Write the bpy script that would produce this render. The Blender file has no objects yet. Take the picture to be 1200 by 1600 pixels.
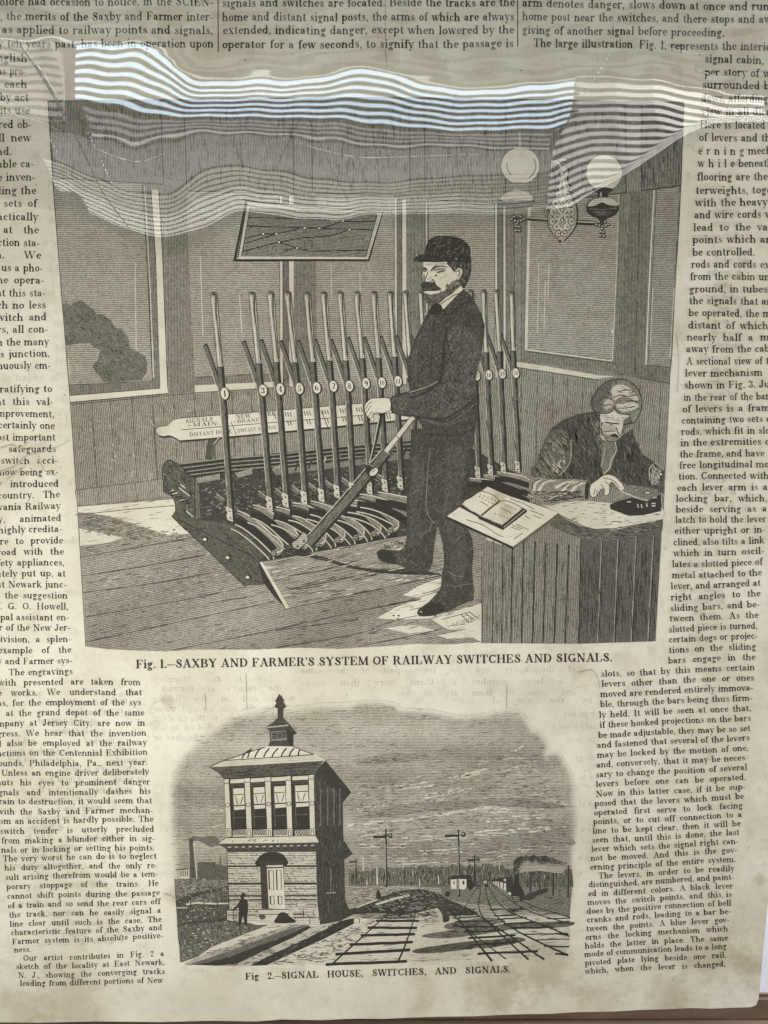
import bpy, math, random
import numpy as np
from mathutils import Vector, Matrix
from mathutils.geometry import tessellate_polygon

random.seed(7)
SC = bpy.context.scene
COL = SC.collection

# ------------------------------------------------------------------ camera, world, lights, exposure
TILT = math.radians(11.4)          # the phone looks slightly down at the upright page
FPX = 1300.0                       # focal length in pixels of the 1200 x 1600 photograph
DIST = 0.305                       # metres from the lens to the page along the axis
CAM = Vector((0.0, -DIST * math.cos(TILT), DIST * math.sin(TILT)))
cam_data = bpy.data.cameras.new('camera')
cam = bpy.data.objects.new('camera', cam_data)
COL.objects.link(cam)
cam_data.sensor_fit = 'AUTO'
cam_data.sensor_width = 36.0
cam_data.lens = 36.0 * FPX / 1600.0
cam_data.clip_start = 0.01
cam_data.clip_end = 50.0
cam.location = CAM
cam.rotation_euler = (math.pi / 2 - TILT, 0, 0)
SC.camera = cam

world = bpy.data.worlds.new('World')
SC.world = world
world.use_nodes = True
world.node_tree.nodes['Background'].inputs[0].default_value = (0.95, 0.97, 1.0, 1)
world.node_tree.nodes['Background'].inputs[1].default_value = 0.12
SC.view_settings.view_transform = 'Standard'
SC.view_settings.look = 'None'
SC.view_settings.exposure = 0.0
SC.view_settings.gamma = 1.0
SC.view_settings.use_curve_mapping = False
SC.cycles.transparent_max_bounces = 16
SC.cycles.max_bounces = 6


def area_lamp(name, loc, target, w, h, radiance, col):
    d = bpy.data.lights.new(name, 'AREA')
    d.shape = 'RECTANGLE'
    d.size, d.size_y = w, h
    d.energy = radiance * math.pi * w * h
    d.color = col
    o = bpy.data.objects.new(name, d)
    COL.objects.link(o)
    o.location = loc
    o.rotation_euler = (Vector(target) - Vector(loc)).to_track_quat('-Z', 'Y').to_euler()
    o['kind'] = 'structure'
    return o


# soft room light from the left, and a weaker one from below right
area_lamp('unseen_light', (-0.13, -0.275, -0.058), (-0.02, 0, -0.052), 0.18, 0.18, 9.6, (1.0, 0.985, 0.95))
area_lamp('unseen_light', (0.9, -1.1, -0.5), (0, 0, 0), 0.7, 0.7, 3.2, (1.0, 0.95, 0.86))

area_lamp('unseen_light', (0.46, -0.004, 0.06), (0.16, 0.15, -0.10), 0.16, 0.16, 62.0, (0.93, 0.95, 1.0))  # unseen lamp added beside the page to brighten the wall strip

# the window wall behind the photographer, which the film mirrors: heights are counted in
# blind gaps below the top gap of the blue-white window
YW = -3.0
T0, TP = 0.330, 0.0115


def env_z(s):
    return CAM.z + (-YW) * (T0 - TP * s)


ROOM = []      # daylight windows and added glow panes: name, x0, x1, top, bottom, radiance, colour (the rest is unused)
ROOM.append(('blue', -1.13, 0.70, -0.45, 7.0, 10.0, (0.66, 0.84, 1.0), 1.0, 0.50, 0.30))
ROOM.append(('grey', -1.11, 0.66, 7.0, 9.4, 2.2, (0.86, 0.9, 1.0), 0.8, 0.45, 7.2))
ROOM.append(('sill_glow', -1.11, 0.66, 9.78, 9.98, 4.5, (1.0, 0.98, 0.95), 0, 0, 0))  # added lamp standing in for the bright line of the sill
for (sa, sb, k) in ((10.25, 11.2, 1.25), (11.2, 12.2, 1.45), (12.2, 13.25, 1.7)):  # added lamps standing in for the pale lit wall
    ROOM.append(('wall_glow', -1.25, 0.45, sa, sb, k, (1.0, 0.98, 0.95), 0, 0, 0))
    ROOM.append(('wall_glow', 0.45, 0.70, sa, sb, k * .75, (1.0, 0.98, 0.95), 0, 0, 0))
for (xa, xb, k) in ((-1.32, -0.12, 1.0), (-0.12, 0.12, .88), (0.12, 0.30, .72), (0.30, 0.44, .55), (0.44, 0.57, .40), (0.57, 0.69, .28)):
    ROOM.append(('warm', xa, xb, 13.3, 17.3, 2.9 * k, (1.0, 0.955, 0.87), 0, 0, 0))
    ROOM.append(('warm', xa, xb, 17.3, 21.9, 4.8 * k, (1.0, 0.955, 0.87), 0, 0, 0))
BLINDS = [('blue', -1.13, 0.70, -0.45, 7.0, 1.0, .50, .30), ('grey', -1.11, 0.66, 7.0, 9.4, 0.8, .45, 7.2), ('warm', -1.33, 0.70, 13.3, 21.9, .9, .30, 13.5),
          ('right', 0.705, 1.42, -1.2, 21.9, 1.5, .47, -.9), ('left', -1.75, -1.17, -.5, 9.0, 1.0, .42, .30)]
for (xa, xb, k) in ((0.705, 0.86, 4.2), (0.86, 1.0, 5.4), (1.0, 1.42, 7.6)):
    ROOM.append(('right', xa, xb, -1.2, 21.9, k, (1.0, 0.975, 0.94), 0, 0, 0))
ROOM.append(('left', -1.75, -1.17, -0.5, 9.0, 2.2, (1.0, 0.97, 0.90), 1.0, 0.42, 0.30))
ROOM.append(('band_glow', -1.5, 1.75, -1.02, -0.78, 4.5, (1.0, 0.98, 0.95), 0, 0, 0))  # this and the next three: lamps added only for pale bands in the film
ROOM.append(('band_glow', -1.7, 1.75, -2.6, -1.9, .8, (1.0, 0.98, 0.95), 0, 0, 0))
ROOM.append(('band_glow', -1.7, 1.75, -4.4, -3.5, .7, (1.0, 0.98, 0.95), 0, 0, 0))
ROOM.append(('band_glow', -1.7, 1.75, -7.0, -5.6, .6, (1.0, 0.98, 0.95), 0, 0, 0))
for (nm, x0, x1, s0, s1, rad, colr, *_r) in ROOM:
    za, zb = env_z(s0), env_z(s1)
    area_lamp('window_and_added_light', ((x0 + x1) / 2, YW - 0.03, (za + zb) / 2), ((x0 + x1) / 2, 0, (za + zb) / 2),
              x1 - x0, za - zb, rad, colr)


# ------------------------------------------------------------------ photograph pixels <-> page plane
def unproject(u, v, e=0.0):
    """points of the plane y = -e under photograph pixels u, v (numpy arrays)"""
    u = np.asarray(u, float); v = np.asarray(v, float); e = np.asarray(e, float)
    dx = (u - 600.0) / FPX
    dy = -(v - 800.0) / FPX
    c, s = math.cos(TILT), math.sin(TILT)
    ry = c + dy * s
    rz = -s + dy * c
    t = (-e - CAM.y) / ry
    return np.stack([dx * t, -e + 0 * t, CAM.z + rz * t], -1)


# ------------------------------------------------------------------ materials
def new_mat(name):
    m = bpy.data.materials.new(name)
    m.use_nodes = True
    nt = m.node_tree
    return m, nt, nt.nodes, nt.links, nt.nodes['Principled BSDF']


def math_node(nt, op, a, b=None, c=None, clamp=False):
    n = nt.nodes.new('ShaderNodeMath')
    n.operation = op
    n.use_clamp = clamp
    for i, x in enumerate((a, b, c)):
        if x is None:
            continue
        if isinstance(x, (int, float)):
            n.inputs[i].default_value = x
        else:
            nt.links.new(x, n.inputs[i])
    return n.outputs[0]


def noise(nt, vec, scale, detail=3.0, rough=0.55):
    n = nt.nodes.new('ShaderNodeTexNoise')
    n.inputs['Scale'].default_value = scale
    n.inputs['Detail'].default_value = detail
    n.inputs['Roughness'].default_value = rough
    nt.links.new(vec, n.inputs['Vector'])
    return n.outputs[0]


def mix(nt, fac, a, b):
    n = nt.nodes.new('ShaderNodeMix')
    n.data_type = 'RGBA'
    for sock, x in ((n.inputs['Factor'], fac), (n.inputs['A'], a), (n.inputs['B'], b)):
        if isinstance(x, (int, float)):
            sock.default_value = x
        elif isinstance(x, tuple):
            sock.default_value = (*x, 1)
        else:
            nt.links.new(x, sock)
    return n.outputs['Result']


def ramp(nt, val, lo, hi):
    n = nt.nodes.new('ShaderNodeMapRange')
    n.inputs['From Min'].default_value = lo
    n.inputs['From Max'].default_value = hi
    n.interpolation_type = 'SMOOTHSTEP'
    nt.links.new(val, n.inputs['Value'])
    return n.outputs[0]


STAINS = [  # brown foxing and damp marks of the sheet: pixel x, y, radius, strength
    (770, 1545, 75, .5), (850, 1515, 85, .5), (655, 1535, 40, .25), (1120, 1500, 70, .45), (1168, 1515, 45, .5), (1050, 1560, 70, .35), (950, 1560, 60, .35),
    (1185, 1375, 14, .5), (1060, 1565, 35, .35), (110, 1565, 80, .42), (40, 1580, 60, .35), (80, 1510, 25, .25), (60, 705, 40, .30),
    (20, 735, 40, .30), (270, 1400, 22, .35), (1060, 520, 22, .35), (1010, 600, 30, .25), (975, 1030, 35, .2),
    (905, 1045, 20, .3), (590, 400, 26, .30), (585, 520, 22, .25), (775, 775, 18, .6), (790, 800, 18, .65),
    (262, 1097, 12, .4), (250, 672, 18, .35), (1130, 150, 45, .35), (1170, 60, 40, .3), (1115, 620, 60, .25),
    (1080, 880, 40, .18), (600, 80, 20, .25), (860, 640, 30, .15), (1150, 440, 30, .2), (610, 1230, 60, .15),
    (660, 1325, 40, .2), (35, 1250, 40, .18), (160, 1440, 45, .18), (1090, 1010, 30, .22), (655, 1575, 26, .4)]


def paper_group():
    g = bpy.data.node_groups.new('aged_paper', 'ShaderNodeTree')
    g.interface.new_socket('Color', in_out='OUTPUT', socket_type='NodeSocketColor')
    g.interface.new_socket('Height', in_out='OUTPUT', socket_type='NodeSocketFloat')
    out = g.nodes.new('NodeGroupOutput')
    geo = g.nodes.new('ShaderNodeNewGeometry')
    pos = geo.outputs['Position']
    big = noise(g, pos, 26, 4, .6)
    midn = noise(g, pos, 140, 4, .6)
    fine = noise(g, pos, 1100, 3, .7)
    colr = mix(g, ramp(g, big, .33, .68), (.60, .568, .468), (.505, .465, .362))
    colr = mix(g, math_node(g, 'MULTIPLY', ramp(g, midn, .48, .75), .55), colr, (.41, .375, .285))
    colr = mix(g, math_node(g, 'MULTIPLY', ramp(g, fine, .50, .80), .6), colr, (.37, .33, .24))
    colr = mix(g, math_node(g, 'MULTIPLY', ramp(g, fine, .45, .15), .35), colr, (.70, .66, .52))
    warp = noise(g, pos, 90, 4, .65)
    for (u, v, r, k) in STAINS:
        p = unproject([u], [v])[0]
        d = g.nodes.new('ShaderNodeVectorMath')
        d.operation = 'DISTANCE'
        g.links.new(pos, d.inputs[0])
        d.inputs[1].default_value = p
        dd = math_node(g, 'ADD', d.outputs['Value'], math_node(g, 'MULTIPLY', math_node(g, 'SUBTRACT', warp, .5), r * .235e-3 * 2.4))
        m = ramp(g, dd, r * .235e-3 * 1.15, r * .235e-3 * .1)
        colr = mix(g, math_node(g, 'MULTIPLY', m, k * .85), colr, (.265, .185, .095))
    g.links.new(colr, out.inputs[0])
    h = math_node(g, 'ADD', math_node(g, 'MULTIPLY', midn, .00045), math_node(g, 'MULTIPLY', fine, .00007))
    h = math_node(g, 'ADD', h, math_node(g, 'MULTIPLY', big, .0018))
    g.links.new(h, out.inputs[1])
    return g


PG = paper_group()


def print_material(name, printed):
    m, nt, N, Lk, bs = new_mat(name)
    grp = N.new('ShaderNodeGroup')
    grp.node_tree = PG
    colr = grp.outputs[0]
    if printed:
        geo = N.new('ShaderNodeNewGeometry')
        pos = geo.outputs['Position']
        uv = N.new('ShaderNodeUVMap')
        uv.uv_map = 'hatch'
        sep = N.new('ShaderNodeSeparateXYZ')
        Lk.new(uv.outputs[0], sep.inputs[0])
        ph, cov = sep.outputs[0], sep.outputs[1]
        n_mid = noise(nt, pos, 330, 3, .6)
        n_fine = noise(nt, pos, 1700, 2, .6)
        ph2 = math_node(nt, 'ADD', ph, math_node(nt, 'MULTIPLY', math_node(nt, 'SUBTRACT', n_mid, .5), 1.1))
        tri = math_node(nt, 'ABSOLUTE', math_node(nt, 'SUBTRACT', math_node(nt, 'MULTIPLY', math_node(nt, 'FRACT', ph2), 2.0), 1.0))
        amp = math_node(nt, 'MULTIPLY', math_node(nt, 'MULTIPLY', cov, math_node(nt, 'SUBTRACT', 1.06, cov)), 4.0)
        nz = math_node(nt, 'ADD', math_node(nt, 'MULTIPLY', math_node(nt, 'SUBTRACT', n_mid, .5), .16),
                       math_node(nt, 'MULTIPLY', math_node(nt, 'SUBTRACT', n_fine, .5), .5))
        c2 = math_node(nt, 'ADD', cov, math_node(nt, 'MULTIPLY', nz, amp))
        hard = math_node(nt, 'ADD', math_node(nt, 'MULTIPLY', math_node(nt, 'SUBTRACT', c2, tri), 5.0), .5, clamp=True)
        hard = math_node(nt, 'MULTIPLY', hard, ramp(nt, cov, .0, .12))
        share = math_node(nt, 'MULTIPLY', math_node(nt, 'GREATER_THAN', ph, -5000.0), .40)   # strokes carry no hatching
        soft = math_node(nt, 'MULTIPLY', c2, math_node(nt, 'SUBTRACT', 1.0, share))
        ink = math_node(nt, 'ADD', math_node(nt, 'MULTIPLY', hard, share), soft, clamp=True)
        ink = math_node(nt, 'MULTIPLY', ink, .985)
        colr = mix(nt, ink, colr, (.024, .0215, .0175))
    Lk.new(colr, bs.inputs['Base Color'])
    bs.inputs['Roughness'].default_value = .85
    bs.inputs['Specular IOR Level'].default_value = .12
    bump = N.new('ShaderNodeBump')
    bump.inputs['Strength'].default_value = .42
    bump.inputs['Distance'].default_value = 1.0
    Lk.new(grp.outputs[1], bump.inputs['Height'])
    Lk.new(bump.outputs[0], bs.inputs['Normal'])
    return m


M_PAPER = print_material('paper', False)
M_PRINT = print_material('printed_ink', True)


def film_material():
    m, nt, N, Lk, bs = new_mat('clear_plastic')
    N.remove(bs)
    out = N['Material Output']
    tr = N.new('ShaderNodeBsdfTransparent')
    tr.inputs[0].default_value = (.965, .97, .965, 1)
    gl = N.new('ShaderNodeBsdfGlossy')
    gl.inputs['Roughness'].default_value = .016
    fr = N.new('ShaderNodeFresnel')
    fr.inputs['IOR'].default_value = 1.55
    fac = math_node(nt, 'MULTIPLY', fr.outputs[0], 1.75, clamp=True)
    ms = N.new('ShaderNodeMixShader')
    Lk.new(fac, ms.inputs[0])
    Lk.new(tr.outputs[0], ms.inputs[1])
    Lk.new(gl.outputs[0], ms.inputs[2])
    Lk.new(ms.outputs[0], out.inputs['Surface'])
    return m


def crease_tint_material(name, colr, alpha):  # tints for painted shade and glints along the film creases
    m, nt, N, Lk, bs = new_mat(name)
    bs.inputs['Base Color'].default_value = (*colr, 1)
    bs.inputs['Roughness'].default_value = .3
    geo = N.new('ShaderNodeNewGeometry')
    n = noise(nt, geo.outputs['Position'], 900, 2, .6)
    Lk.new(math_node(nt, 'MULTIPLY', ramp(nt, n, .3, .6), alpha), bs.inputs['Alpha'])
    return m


def plain_material(name, a, b, scale, rough=.6, stretch=(1, 1, 1)):
    m, nt, N, Lk, bs = new_mat(name)
    tc = N.new('ShaderNodeTexCoord')
    mp = N.new('ShaderNodeMapping')
    mp.inputs['Scale'].default_value = stretch
    Lk.new(tc.outputs['Object'], mp.inputs[0])
    n = noise(nt, mp.outputs[0], scale, 5, .6)
    Lk.new(mix(nt, ramp(nt, n, .3, .7), a, b), bs.inputs['Base Color'])
    bs.inputs['Roughness'].default_value = rough
    return m


M_WOOD = plain_material('brown_wood', (.085, .052, .032), (.15, .097, .062), 60, .55, (.25, 3, 3))
M_WALL = plain_material('white_wall', (.74, .75, .80), (.80, .81, .86), 200, .8)
M_SLAT = plain_material('grey_slat', (.10, .10, .11), (.13, .13, .14), 40, .6)
M_FRAME = plain_material('painted_frame', (.3, .3, .3), (.36, .36, .36), 30, .5)
M_FILM = film_material()


# ------------------------------------------------------------------ object helpers
def link(name, me, parent=None, mat=None):
    o = bpy.data.objects.new(name, me)
    COL.objects.link(o)
    if parent is not None:
        o.parent = parent
    if mat is not None:
        me.materials.append(mat)
    return o


def thing(o, label, cat, group=None):
    o['label'] = label
    o['category'] = cat
    if group:
        o['group'] = group
    return o


def empty(name, loc=(0, 0, 0)):
    o = bpy.data.objects.new(name, None)
    COL.objects.link(o)
    o.location = loc
    o.empty_display_size = .02
    return o


def box_mesh(name, lo, hi, bevel=0.0):
    import bmesh
    bm = bmesh.new()
    bmesh.ops.create_cube(bm, size=1.0)
    for v in bm.verts:
        v.co = Vector([(lo[i] + hi[i]) / 2 + v.co[i] * (hi[i] - lo[i]) for i in range(3)])
    if bevel:
        bmesh.ops.bevel(bm, geom=list(bm.edges), offset=bevel, segments=2, affect='EDGES')
    me = bpy.data.meshes.new(name)
    bm.to_mesh(me)
    bm.free()
    return me


# ------------------------------------------------------------------ print drawing
LAYER = [20]          # one layer is 0.15 thousandths of a millimetre: printed marks never share a plane
STEP = 0.15e-6


def cov_of(r):
    """ink share that makes the page look r times as light as bare paper"""
    r = .12 + .88 * min(max(r, 0.0), 1.0)            # the ink is never quite black
    return min(1.0, (1 - r ** 2.2) / .955)


def sm(pts, closed=True, n=4):
    out = []
    k = len(pts)
    rng = range(k) if closed else range(k - 1)
    for i in rng:
        if closed:
            p0, p1, p2, p3 = pts[i - 1], pts[i], pts[(i + 1) % k], pts[(i + 2) % k]
        else:
            p0, p1, p2, p3 = pts[max(i - 1, 0)], pts[i], pts[i + 1], pts[min(i + 2, k - 1)]
        for j in range(n):
            t = j / n
            q = []
            for a in (0, 1):
                q.append(.5 * (2 * p1[a] + (p2[a] - p0[a]) * t + (2 * p0[a] - 5 * p1[a] + 4 * p2[a] - p3[a]) * t * t
                               + (3 * p1[a] - p0[a] - 3 * p2[a] + p3[a]) * t ** 3))
            out.append(tuple(q))
    if not closed:
        out.append(tuple(pts[-1]))
    return out


def inside(p, poly):
    x, y = p
    c = False
    j = len(poly) - 1
    for i in range(len(poly)):
        xi, yi = poly[i]
        xj, yj = poly[j]
        if (yi > y) != (yj > y) and x < (xj - xi) * (y - yi) / (yj - yi) + xi:
            c = not c
        j = i
    return c


def T(ox, oy, s):
    """coordinates measured in an enlarged detail -> page pixels"""
    return lambda *p: [(ox + a * s, oy + b * s) for a, b in p]


class Fig:
    """one printed figure: filled tones and ink strokes collected into one mesh"""

    def __init__(self, name, parent):
        self.name, self.parent = name, parent
        self.v, self.f, self.uv = [], [], []      # vert: (u, v, layer); face: indices; uv per vert

    def layer(self):
        LAYER[0] += 1
        return LAYER[0]

    def fill(self, poly, r=0.6, ang=0.0, sp=3.0, grid=None, cov=None):
        """r: lightness number, or function of x, y"""
        lay = self.layer()
        a = math.radians(ang)
        nx, ny = -math.sin(a) / sp, math.cos(a) / sp
        tris = tessellate_polygon([[Vector((x, y, 0)) for x, y in poly]])
        tl = [[poly[i] for i in t] for t in tris]
        if grid:
            tl = [q for t in tl for q in self.split(t, grid)]
        for t in tl:
            b = len(self.v)
            for (x, y) in t:
                c = cov if cov is not None else cov_of(r(x, y) if callable(r) else r)
                self.v.append((x, y, lay))
                self.uv.append((x * nx + y * ny, c))
            self.f.append(list(range(b, b + len(t))))
        return self

    @staticmethod
    def split(t, g):
        polys = [t]
        for ax in (0, 1):
            lo = min(p[ax] for p in t)
            hi = max(p[ax] for p in t)
            k = math.floor(lo / g) + 1
            while k * g < hi:
                nxt = []
                for p in polys:
                    for side in (1, -1):
                        q = []
                        for i in range(len(p)):
                            A, B = p[i], p[(i + 1) % len(p)]
                            da, db = (A[ax] - k * g) * side, (B[ax] - k * g) * side
                            if da >= 0:
                                q.append(A)
                            if da * db < 0:
                                tt = da / (da - db)
                                q.append((A[0] + (B[0] - A[0]) * tt, A[1] + (B[1] - A[1]) * tt))
                        if len(q) > 2:
                            nxt.append(q)
                polys = nxt
                k += 1
        return polys

    def line(self, pts, w=1.0, r=0.0, w1=None, lay=None, cov=None):
        """an ink (or, with a high r, bare paper) stroke"""
        if len(pts) < 2:
            return self
        lay = lay or self.layer()
        c = cov if cov is not None else cov_of(r)
        n = len(pts)
        b = len(self.v)
        for i, (x, y) in enumerate(pts):
            x0, y0 = pts[max(i - 1, 0)]
            x1, y1 = pts[min(i + 1, n - 1)]
            dx, dy = x1 - x0, y1 - y0
            L = math.hypot(dx, dy) or 1
            ww = w if w1 is None else w + (w1 - w) * i / (n - 1)
            ox, oy = -dy / L * ww / 2, dx / L * ww / 2
            self.v += [(x + ox, y + oy, lay), (x - ox, y - oy, lay)]
            self.uv += [(-9000, c), (-9000, c)]
        for i in range(n - 1):
            self.f.append([b + 2 * i, b + 2 * i + 1, b + 2 * i + 3, b + 2 * i + 2])
        return self

    def outline(self, poly, w=1.0, r=0.0):
        return self.line(list(poly) + [poly[0]], w, r)

    def ell(self, cx, cy, rx, ry, r=1.0, rot=0.0, ang=0, sp=3, n=20, line=None, cov=None):
        a = math.radians(rot)
        p = []
        for i in range(n):
            t = 2 * math.pi * i / n
            x, y = rx * math.cos(t), ry * math.sin(t)
            p.append((cx + x * math.cos(a) - y * math.sin(a), cy + x * math.sin(a) + y * math.cos(a)))
        self.fill(p, r, ang, sp, cov=cov)
        if line:
            self.outline(p, line)
        return p

    def arc(self, cx, cy, rx, ry, a0, a1, w=1.0, r=0.0, n=10):
        return self.line([(cx + rx * math.cos(math.radians(a0 + (a1 - a0) * i / n)),
                           cy - ry * math.sin(math.radians(a0 + (a1 - a0) * i / n))) for i in range(n + 1)], w, r)

    def scratch(self, poly, n, ang, ln, w, r, jit=8, wav=0.0, box=None):
        """loose engraver's strokes inside an outline"""
        xs = [p[0] for p in poly]
        ys = [p[1] for p in poly]
        lays = [self.layer() for _ in range(4)]
        k = tries = 0
        while k < n and tries < n * 30:
            tries += 1
            x = random.uniform(min(xs), max(xs))
            y = random.uniform(min(ys), max(ys))
            if not inside((x, y), poly):
                continue
            aa = ang(x, y) if callable(ang) else ang
            a = math.radians(aa + random.uniform(-jit, jit))
            L = ln * random.uniform(.4, 1.3)
            pts = []
            m = 4
            for i in range(m + 1):
                t = (i / m - .5) * L
                o = wav * math.sin(i * 2.1 + x)
                pts.append((x + t * math.cos(a) - o * math.sin(a), y + t * math.sin(a) + o * math.cos(a)))
            if not (inside(pts[0], poly) and inside(pts[-1], poly)):
                continue
            rr = r if not isinstance(r, tuple) else random.uniform(*r)
            ww = w * random.uniform(.6, 1.3)
            lay = lays[k % 4]
            c = cov_of(rr)
            # tapering sliver
            b = len(self.v)
            for i, (px, py) in enumerate(pts):
                h = ww / 2 * (.25 + .75 * math.sin(math.pi * i / m))
                self.v += [(px - h * math.sin(a), py + h * math.cos(a), lay), (px + h * math.sin(a), py - h * math.cos(a), lay)]
                self.uv += [(-9000, c), (-9000, c)]
            for i in range(m):
                self.f.append([b + 2 * i, b + 2 * i + 1, b + 2 * i + 3, b + 2 * i + 2])
            k += 1
        return self

    def build(self, label=None):
        a = np.array(self.v)
        P = unproject(a[:, 0], a[:, 1], a[:, 2] * STEP)
        me = bpy.data.meshes.new(self.name)
        me.from_pydata(P.tolist(), [], self.f)
        uvl = me.uv_layers.new(name='hatch')
        idx = np.empty(len(me.loops), dtype=np.int32)
        me.loops.foreach_get('vertex_index', idx)
        uvl.data.foreach_set('uv', np.array(self.uv, dtype=np.float32)[idx].ravel())
        o = link(self.name, me, self.parent, M_PRINT)
        if label:
            o['label'] = label
        return o


# ------------------------------------------------------------------ a roman typeface of thick and thin strokes (x-height = 1)
TK, TN = .29, .12


def g_rect(x0, y0, x1, y1):
    return [(x0, y0), (x1, y0), (x1, y1), (x0, y1)]


def S(x, y0, y1, w=TK):
    return [g_rect(x - w / 2, y0, x + w / 2, y1)]


def B(x, y, w=.5):                   # foot serif
    return [g_rect(x - w / 2, y, x + w / 2, y + TN)]


def Tp(x, y, w=.5):
    return [g_rect(x - w / 2, y - TN, x + w / 2, y)]


def Fl(x, y):                        # flag serif at the head of a lower-case stem
    return [[(x - .30, y - .12), (x, y), (x + .02, y - .10), (x - .28, y - .2)]]


def A(cx, cy, rx, ry, a0, a1, tk=TK, n=9):
    L, R = [], []
    for i in range(n + 1):
        a = math.radians(a0 + (a1 - a0) * i / n)
        h = (TN + (tk - TN) * abs(math.cos(a)) ** 1.4) / 2
        dx, dy = math.cos(a), math.sin(a)
        L.append((cx + (rx + h - TN / 2) * dx, cy + (ry + h - TN) * dy))
        R.append((cx + (rx - h - TN / 2) * dx, cy + (ry - h - TN) * dy))
    return [[L[i], L[i + 1], R[i + 1], R[i]] for i in range(n)]


def Ln(x0, y0, x1, y1, w=TN):
    dx, dy = x1 - x0, y1 - y0
    L = math.hypot(dx, dy)
    ox, oy = -dy / L * w / 2, dx / L * w / 2
    return [[(x0 + ox, y0 + oy), (x1 + ox, y1 + oy), (x1 - ox, y1 - oy), (x0 - ox, y0 - oy)]]


def Dt(x, y, r=.13):
    return [[(x + r * math.cos(k * math.pi / 4), y + r * math.sin(k * math.pi / 4)) for k in range(8)]]


def W(pts, ws):
    out = []
    L, R = [], []
    for i, (x, y) in enumerate(pts):
        x0, y0 = pts[max(i - 1, 0)]
        x1, y1 = pts[min(i + 1, len(pts) - 1)]
        dx, dy = x1 - x0, y1 - y0
        l = math.hypot(dx, dy) or 1
        h = ws[i] / 2
        L.append((x - dy / l * h, y + dx / l * h))
        R.append((x + dy / l * h, y - dx / l * h))
    return [[L[i], L[i + 1], R[i + 1], R[i]] for i in range(len(pts) - 1)]


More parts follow.
